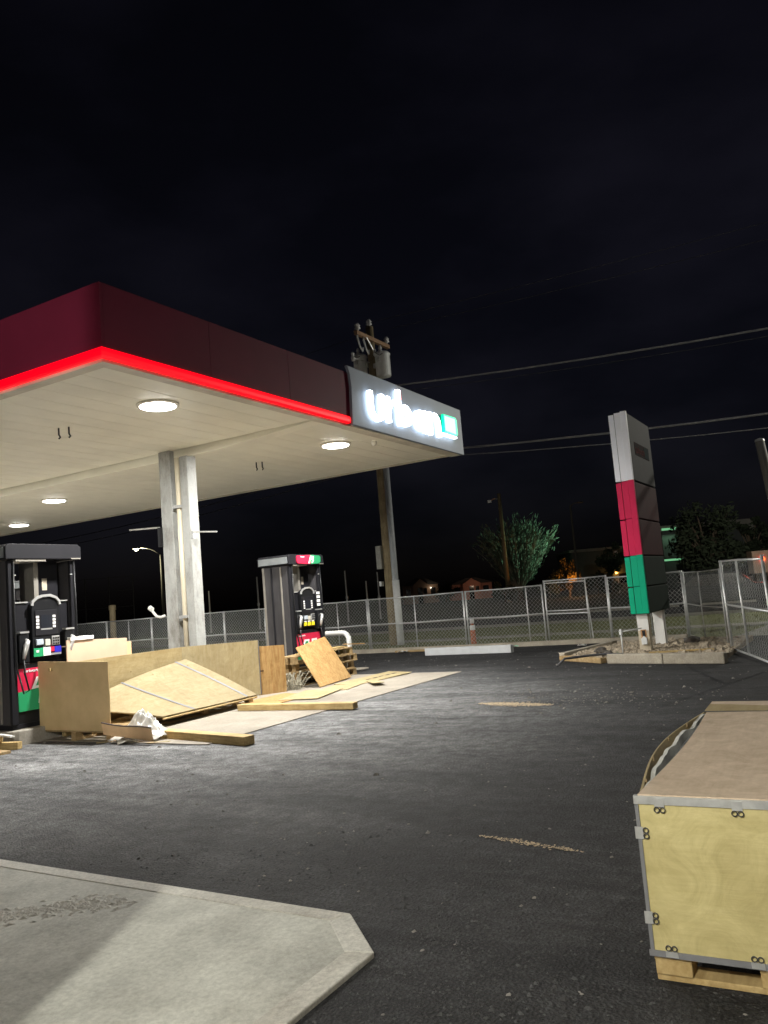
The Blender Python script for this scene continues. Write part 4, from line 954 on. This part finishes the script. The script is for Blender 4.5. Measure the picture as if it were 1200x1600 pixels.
def wire(lab, pts, r=.012, m=BARE, sag=0):
    P = []
    for i in range(len(pts)-1):
        a = Vector(pts[i]); b = Vector(pts[i+1])
        for k in range(16): 
            s = k/16; p = a.lerp(b, s); p.z -= sag*4*s*(1-s); P.append(p)
    P.append(Vector(pts[-1])); P = [W(p.x,p.y,p.z) for p in P]
    o = obj('overhead_wire', MB().tube(P, r, 5), m); return tag(o, lab, 'cable', 'overhead wires')
wire('upper bright overhead cable running right from the transformers', [(PV,PU,8.45),(PV,-34,8.3)], .028, sag=1.0)
wire('second thin cable just under the upper bright overhead cable', [(PV,PU,8.25),(PV,-34,8.35)], .009, CABLE, sag=1.1)
wire('lower overhead cable passing behind the tall sign top', [(PV,PU,6.2),(PV,-34,6.2)], .030, BARE, sag=1.0)
wire('lowest thin overhead cable below the others', [(PV,PU,6.05),(PV,-34,5.7)], .014, sag=1.15)
wire('highest faint overhead wire on the right', [(PV,PU-.85,10.3),(PV,-34,10.6)], .008, CABLE, sag=.6)
wire('second highest faint overhead wire on the right', [(PV,PU,10.7),(PV,-34,11.2)], .008, CABLE, sag=.6)
wire('faint overhead wire under the canopy at left', [(PV,PU,6.2),(PV,46,6.2)], .018, CABLE, sag=1.1)
wire('second faint overhead wire under the canopy at left', [(PV,PU,5.9),(PV,46,5.9)], .014, CABLE, sag=1.1)
wire('upper faint overhead wire above the canopy at left', [(PV,PU+.85,10.3),(PV,46,10.6)], .008, CABLE, sag=.6)

# right hand pole
t = thing('right_pole', 'thick dim utility pole at the right frame edge', 'utility pole', 18.25, -5.08)
obj('shaft', MB().tube([(0,-.42,0),(0,-.21,2.4),(0,0,4.95)], [.15,.14,.12], 14), mat('weathered_grey_pole', (.20,.19,.18), .8, var=.2, scale=3, stretch=(6,6,1)), t, smooth=True)
obj('cap', MB().lathe([(.13,4.951),(.12,5.0),(.05,5.03)], 14), GALV, t)

# ------------------------------------------------------------------ far background (world coordinates)
def wbox(name, x0,x1,y0,y1,z0,z1,m,parent=None): return obj(name, bx(x0,x1,y0,y1,z0,z1), m, parent)
# ball-field fence
t = thing('ballfield_fence', 'very tall dim ball field fence behind the street lamp', 'fence', -24.5, 70, 0, 0, world=True)
for k in range(6):
    obj('post', MB().tube([(-8.4+k*2.1,0,0),(-8.4+k*2.1,0,5.4)], .045, 6), CHAR, t)
for z in (5.3, 4.1, 2.7): obj('rail', MB().tube([(-8.4,0,z),(2.1,0,z)], .02, 5), CHAR, t)
o = obj('chain_link_mesh', link_mesh(10.5, 5.2, .45, .004), CHAR, t); o['kind'] = 'stuff'; o.location = (-8.4,0,0)
for k,(x,y,h,lab) in enumerate(((-9.9,60,3.9,'thin pole left of the grey dispenser'),(-3.3,60,3.8,'tallest thin pole right of the grey dispenser'),(-1.9,64,3.0,'shorter thin pole between two others'),(-.9,60,3.5,'thin pole just left of the utility pole'),(-14.0,62,3.2,'thin pole right of the canopy column'))):
    t = thing('field_pole', lab+' beyond the fence', 'pole', x, y, 0, 0, 'thin field poles', world=True)
    obj('shaft', MB().tube([(0,0,0),(0,0,h)], [.07,.05], 6), GALV, t); obj('collar', MB().lathe([(.10,h*.45),(.10,h*.5)], 8), GALV, t)
# lit street lamp
t = thing('street_lamp', 'lit street lamp with curved arm far behind the fence', 'street lamp', -17.0, 60, 0, 0, world=True)
obj('pole', MB().tube([(0,0,0),(0,0,6.15)], [.12,.08], 8), mat('lamp_pole_grey', (.10,.095,.08), .7), t, smooth=True)
obj('arm', MB().tube([(0,0,6.1),(-.45,0,6.5),(-.95,0,6.72),(-1.55,0,6.80)], .035, 6), MATS['lamp_pole_grey'], t, smooth=True)
hd = obj('lamp_head', MB().box(-2.1,-1.5,-.14,.14,6.74,6.86), MATS['lamp_pole_grey'], t, bevel=.03)
obj('lamp_glass', MB().lathe([(.16,.0),(.15,-.06),(.08,-.12)], 12, (-1.82,0,6.74)), emit('street_lamp_glow', (1,.95,.62), 18), hd)
lamp('street_light', 'POINT', t, (-1.82,0,6.5), 900, (1,.93,.6), shadow_soft_size=.15)
t = thing('added_roadside_lamp', 'unseen roadside lamp added beyond the right frame edge to light the grass', 'street lamp', 27, -10)  # lamp added out of view to light the verge grass
obj('pole', MB().tube([(0,0,0),(0,0,8.2)], [.12,.08], 8), MATS['lamp_pole_grey'], t, smooth=True)
obj('arm', MB().tube([(0,0,8.1),(-.9,0,8.5),(-1.9,0,8.6)], .04, 6), MATS['lamp_pole_grey'], t)
obj('lamp_head', MB().box(-2.5,-1.85,-.15,.15,8.52,8.66), MATS['lamp_pole_grey'], t)
lamp('added_road_light', 'POINT', t, (-2.2,0,8.35), 2500, (1,.96,.84), shadow_soft_size=.15)
# second dim lamp pole
t = thing('dim_lamp_pole', 'slim dark lamp pole right of the green lit tree', 'street lamp', 18.7, 80, 0, 0, world=True)
obj('pole', MB().tube([(0,0,0),(0,0,9.2)], [.13,.09], 8), MATS['lamp_pole_grey'], t)
obj('arm', MB().tube([(0,0,9.15),(.4,0,9.4),(.9,0,9.45)], .05, 6), MATS['lamp_pole_grey'], t)
obj('lamp_head', MB().box(.75,1.3,-.15,.15,9.38,9.52), MATS['lamp_pole_grey'], t, bevel=.03)
# pole beside the tree
t = thing('far_utility_pole', 'weathered utility pole standing before the green lit tree', 'utility pole', 12.4, 85, 0, 0, world=True)
obj('shaft', MB().tube([(0,0,0),(0,0,11.6)], [.26,.18], 10), POLEW, t, smooth=True)
obj('lamp_arm', MB().tube([(0,0,11.0),(-.5,0,11.1),(-1.0,0,10.9)], .06, 6), GALV, t)
obj('lamp_head', MB().box(-1.3,-.9,-.2,.2,10.7,10.95), GALV, t)
# trees
def leafcloud(mb, c, r, n, q, s0, s1):
    for k in range(n):
        d = Vector((q.gauss(0,1),q.gauss(0,1),q.gauss(0,1))).normalized()*r*q.random()**.5
        p = Vector(c)+d; s = q.uniform(s0,s1)
        a = Vector((q.gauss(0,1),q.gauss(0,1),q.gauss(0,1))).normalized(); b = a.orthogonal().normalized()
        mb.add([p-a*s, p+b*s*.45, p+a*s, p-b*s*.45], [(0,1,2,3)])
def vase_tree(lab, x, y, H, Wd, seed, ml, nstem=70, z0=0, leaf=.28):
    q = random.Random(seed); t = thing('tree', lab, 'tree', x, y, z0, 0, world=True)
    tr = MB(); tr.tube([(0,0,0),(.05,0,.6),(0,0,1.3)], [.42,.34,.30], 9)
    cr = MB(); br = MB()
    for k in range(nstem):
        a = q.uniform(0,2*pi); sp = q.random()**.6; h = H*(.78+.22*q.random())*(1-.22*sp*sp)
        e = Vector((cos(a)*Wd/2*sp, sin(a)*Wd/2*sp, h)); m1 = Vector((e.x*.38, e.y*.38, h*.45)); s_ = Vector((cos(a)*.15,sin(a)*.15,1.1))
        P = [s_, s_.lerp(m1,.5)+Vector((0,0,.1)), m1, m1.lerp(e,.55)+Vector((0,0,.25)), e]
        br.tube(P, [.10,.08,.06,.04,.015], 5, cap=False)
        for j in range(13):
            s = .30+.70*j/12; i = min(3,int(s*4)); p = P[i].lerp(P[i+1], s*4-i)
            d0 = (P[i+1]-P[i]).normalized()
            for _ in range(5 if j > 2 else 2):
                o_ = Vector((q.gauss(0,1),q.gauss(0,1),q.gauss(0,1)))*(.10+.16*s); a_ = (d0+Vector((q.gauss(0,.3),q.gauss(0,.3),q.gauss(0,.3)))).normalized(); b_ = a_.orthogonal().normalized(); b_ = (Matrix.Rotation(q.uniform(0,6.3),3,a_) @ b_)
                L_ = q.uniform(.18,.42); w_ = q.uniform(.03,.07); c0 = p+o_
                cr.add([c0-a_*L_, c0+b_*w_, c0+a_*L_, c0-b_*w_], [(0,1,2,3)])
    obj('trunk', tr, BARK, t, smooth=True); obj('branches', br, mat('pale_bark', (.30,.27,.22), .9, var=.2), t); obj('crown', cr, ml, t)
    return t
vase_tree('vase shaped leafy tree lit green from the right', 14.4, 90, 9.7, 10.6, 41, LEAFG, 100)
def round_tree(lab, x, y, H, Wd, seed, ml, ncl=40, leaf=.22, z0=0, name='tree', n=60):
    q = random.Random(seed); t = thing(name, lab, 'tree', x, y, z0, 0, world=True)
    tr = MB(); tr.tube([(0,0,0),(.1,0,H*.3),(0,.1,H*.6)], [.03*H,.024*H,.012*H], 8)
    cr = MB()
    for k in range(ncl):
        d = Vector((q.gauss(0,1),q.gauss(0,1),q.gauss(0,1))).normalized()*q.random()**.4
        p = Vector((d.x*Wd/2, d.y*Wd/2, H*.58+d.z*H*.40)); tr.tube([(0,0,H*.4), Vector((0,0,H*.4)).lerp(p,.6)+Vector((0,0,.15)), p], [.012*H,.008*H,.003*H], 4, cap=False)
        leafcloud(cr, p, Wd*.15, n, q, leaf*.5, leaf)
    obj('trunk', tr, BARK, t); obj('crown', cr, ml, t); return t
round_tree('dark bushy tree in front of the green trimmed building', 17.9, 45, 5.6, 3.8, 42, LEAFD, 60)
round_tree('small dark tree left of the tall sign tiers', 17.0, 62, 4.6, 2.4, 43, LEAFD, 26)
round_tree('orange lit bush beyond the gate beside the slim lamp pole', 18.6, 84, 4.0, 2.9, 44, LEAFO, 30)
round_tree('dark shrub right of the green trimmed building', 23.6, 52, 5.5, 2.2, 45, LEAFD, 26)
round_tree('dim bushy tree left of the pink house', 9.5, 140, 3.6, 4.0, 46, LEAFD, 22)
for k,(x,y) in enumerate(((11.8,84),(16.5,84),(20.5,80))):
    round_tree(['low shrub at the foot of the far utility pole','low shrub under the green lit tree','low shrub under the orange lit bush'][k], x, y, 2.1, 2.6, 50+k, LEAFD, 18, name='shrub', n=40)
# houses
def house(lab, x, y, wd, h, rh, m, seed, porch=True, rz=0):
    t = thing('house', lab, 'house', x, y, 0, rz, world=True)
    obj('wall', bx(-wd/2, wd/2, 0, 6, 0, h), m, t)
    obj('roof', MB().prism([(-wd/2-.3,h+.002),(wd/2+.3,h+.002),(wd*.12,h+rh),(-wd*.12,h+rh)], -.4, 6.3, 'y'), ROOF, t)
    g = obj('gable', MB().prism([(-wd*.22,0),(wd*.22,0),(wd*.22,h),(0,h+rh*.9),(-wd*.22,h)], -.9, -.02, 'y'), m, t)
    d = obj('door', bx(-.55,.35,-.93,-.905,0,h*.86), GLASSD, g)
    obj('door_frame', bx(-.62,.42,-.925,-.9015,0,h*.9), m, d)
    for x0 in (-wd*.42, wd*.28):
        w_ = obj('window', bx(x0, x0+wd*.14, -.03, -.003, h*.45, h*.82), GLASSD, t); obj('frame', bx(x0-.08, x0+wd*.14+.08, -.045, -.031, h*.40, h*.45), m, w_)
    w_ = obj('window', bx(wd*.08, wd*.17, -.93, -.902, h*.5, h*.82), GLASSD, g)
    return t
h1 = house('pink stucco house with dark windows far behind the fence', 15.1, 150, 7.6, 2.9, 1.1, BRICKH, 1)
h2 = house('dim tan house half hidden right of the utility pole', 5.6, 150, 6.6, 3.4, 1.3, TANH, 2)
pl = obj('porch_light', MB().lathe([(.12,0),(.12,.15)], 8, (1.9,-.2,2.7)), emit('porch_glow', (1,.92,.75), 3), h2)
lamp('house_porch_lamp', 'POINT', h2, (1.9,-1.2,2.7), 14, (1,.85,.6), shadow_soft_size=.1)
lamp('house_porch_lamp', 'POINT', h1, (0.5,-5,2.6), 60, (1,.72,.5), shadow_soft_size=.1)
# dark low building with orange lamp beyond the gate
t = thing('dark_building', 'low dark building beyond the planter with orange lit front', 'building', 25, 92, 0, 0, world=True)
obj('wall', bx(-4,4,0,8,0,4.9), BUILD, t); obj('roof_edge', bx(-4.2,4.2,-.2,8.2,4.901,5.2), WALK, t)
obj('door', bx(-.6,.5,-.05,-.003,0,2.2), GLASSD, t)
obj('window', bx(1.2,2.6,-.04,-.003,1.0,2.1), GLASSD, t)
obj('wall_lamp', MB().box(.8,1.05,-.25,-.06,2.1,2.3), emit('sodium_glow', (1,.45,.08), 10), t)
lamp('sodium_lamp', 'POINT', t, (.9,-.8,2.0), 25, (1,.45,.1), shadow_soft_size=.1)
lamp('sodium_lamp', 'POINT', t, (-6.2,-9.9,1.8), 220, (1,.40,.1), shadow_soft_size=.1)
# green trimmed building at right
t = thing('green_trim_building', 'flat roofed building with green light strips beyond the fence at right', 'building', 20.6, 60, 0, R(-2), world=True)
obj('wall', bx(0,6.9,0,8,0,4.75), BUILD, t)
obj('parapet', bx(-.1,7.0,-.12,8.1,4.751,5.15), WALK, t)
obj('pilaster', bx(6.3,6.9,-.15,-.003,3.2,4.7), WALK, t)
GS = emit('green_strip_glow', (.35,1,.5), .35)
obj('light_strip', bx(.0,1.35,-.2,-.125,4.80,4.95), GS, t)
obj('light_strip', bx(-.15,1.9,-.55,-.4,2.50,2.64), GS, t)
obj('awning', bx(-.15,6.8,-1.0,-.003,2.66,2.75), BUILD, t)
for k in range(3): w_ = obj('window', bx(.8+k*2.0,2.2+k*2.0,-.03,-.003,.9,2.2), GLASSD, t); obj('frame', bx(.74+k*2.0,2.26+k*2.0,-.06,-.031,.82,.9), WALK, w_)
lamp('green_wall_light', 'AREA', t, (.6,-.5,4.5), 8, (.5,1,.6), shape='RECTANGLE', size=1.6, size_y=.2)
t = thing('added_green_floodlight', 'unseen floodlight mast added to shine green on the far tree', 'floodlight', 24.5, 86.5, 0, 0, world=True)  # mast and beam added to throw green light on the tree
obj('mast', MB().tube([(0,0,0),(0,0,4.2)], .05, 6), GALV, t); fx = obj('lamp_head', bx(-.2,.2,-.15,.15,4.2,4.5), GALV, t)
gl = lamp('added_flood_beam', 'SPOT', t, (-.3,0,4.35), 3000, (.48,1,.64), spot_size=R(62), spot_blend=.7, shadow_soft_size=.2)
gl.rotation_euler = (Vector((16.5,89,6.0))-Vector((24.2,86.5,4.35))).to_track_quat('-Z','Y').to_euler()
# traffic signal at right edge
t = thing('traffic_signal', 'traffic signal showing red at the right frame edge', 'traffic light', 18.45, 40, 0, 0, world=True)
obj('pole', MB().tube([(.35,0,0),(.35,0,1.2)], .08, 8), mat('signal_pole_tan', (.40,.28,.20), .7), t)
hs_ = obj('cabinet', bx(-.42,.9,-.1,.5,1.2,2.3), MATS['signal_pole_tan'], t, bevel=.02)
obj('red_lens', MB().tube([(.05,-.12,1.88),(.05,-.16,1.88)], .12, 14), emit('red_signal', (1,.06,.01), 9), hs_)
obj('hood', MB().tube([(.05,-.11,2.02),(.05,-.34,2.02)], .03, 6), BLACK, hs_)
# parked vehicle shape dim behind the right fence
t = thing('parked_car', 'dim dark parked car behind the fence right of the sign', 'car', 12.6, 30.5, 0, R(-25), world=True)
body = [(-2.1,.35),(2.1,.35),(2.15,.75),(1.95,.88),(1.05,.95),(.55,1.42),(-.95,1.45),(-1.6,.98),(-2.12,.9)]
obj('body', MB().prism(body, -.85, .85, 'y'), mat('car_dark', (.03,.032,.035), .25, .3), t, bevel=.05)
for s in (-1,1): obj('window', MB().prism([(.42,1.36),(.92,.98),(-1.4,1.0),(-.9,1.38)], s*.853, s*.858, 'y'), GLASSD, t)
for x in (-1.3,1.35):
    for s in (-1,1):
        wh = obj('wheel', MB().tube([(x,s*.72,.32),(x,s*.87,.32)], .32, 16), BLACK, t); obj('rim', MB().tube([(x,s*.871,.32),(x,s*.88,.32)], .19, 12), CHAR, wh)
obj('tail_lamp', bx(-2.16,-2.125,-.8,-.5,.68,.82), RED, t); obj('tail_lamp', bx(-2.16,-2.125,.5,.8,.68,.82), RED, t)
# rough grass tufts at the fence foot
mb = MB(); q = random.Random(61)
for k in range(5000):
    vv = q.uniform(13.65,24); uu = q.uniform(-9,16); h = q.uniform(.03,.10); a = q.uniform(0,6.3); d = Vector((cos(a),sin(a),0))*.012
    p = Vector((vv,uu,0)); mb.add([p-d, p+d, p+Vector((q.uniform(-.04,.04),q.uniform(-.04,.04),h))], [(0,1,2)])
o = obj('grass_tufts', mb, GRASS); o.location = W(0,0,-.005); o.rotation_euler = (0,0,TH); o['kind'] = 'stuff'; tag(o, 'short rough grass on the verge behind the fence', 'grass')

# ------------------------------------------------------------------ storefront behind the camera: wall, porch pillar and wall light
t = thing('store_front', 'stucco storefront wall with porch pillar behind the viewer', 'building', -9.0, -5.8)
obj('wall', bx(-.3,0,-14,14,0,5.6), STORE, t)
obj('pillar', bx(2.30,2.66,.80,1.18,0.05,5.6), STORE, t)
t = thing('wall_light', 'square wall light on the storefront behind the viewer', 'light', -9.0, -5.95, 4.2)
obj('housing', bx(0,.30,-.18,.18,.0,.16), CHAR, t, bevel=.02)
obj('lens', bx(.04,.29,-.16,.16,-.03,-.001), emit('wall_lens', (1,.95,.82), 12), t)
lamp('wall_lamp', 'POINT', t, (.45,0,-.15), 1150, (1,.97,.86), shadow_soft_size=.04)
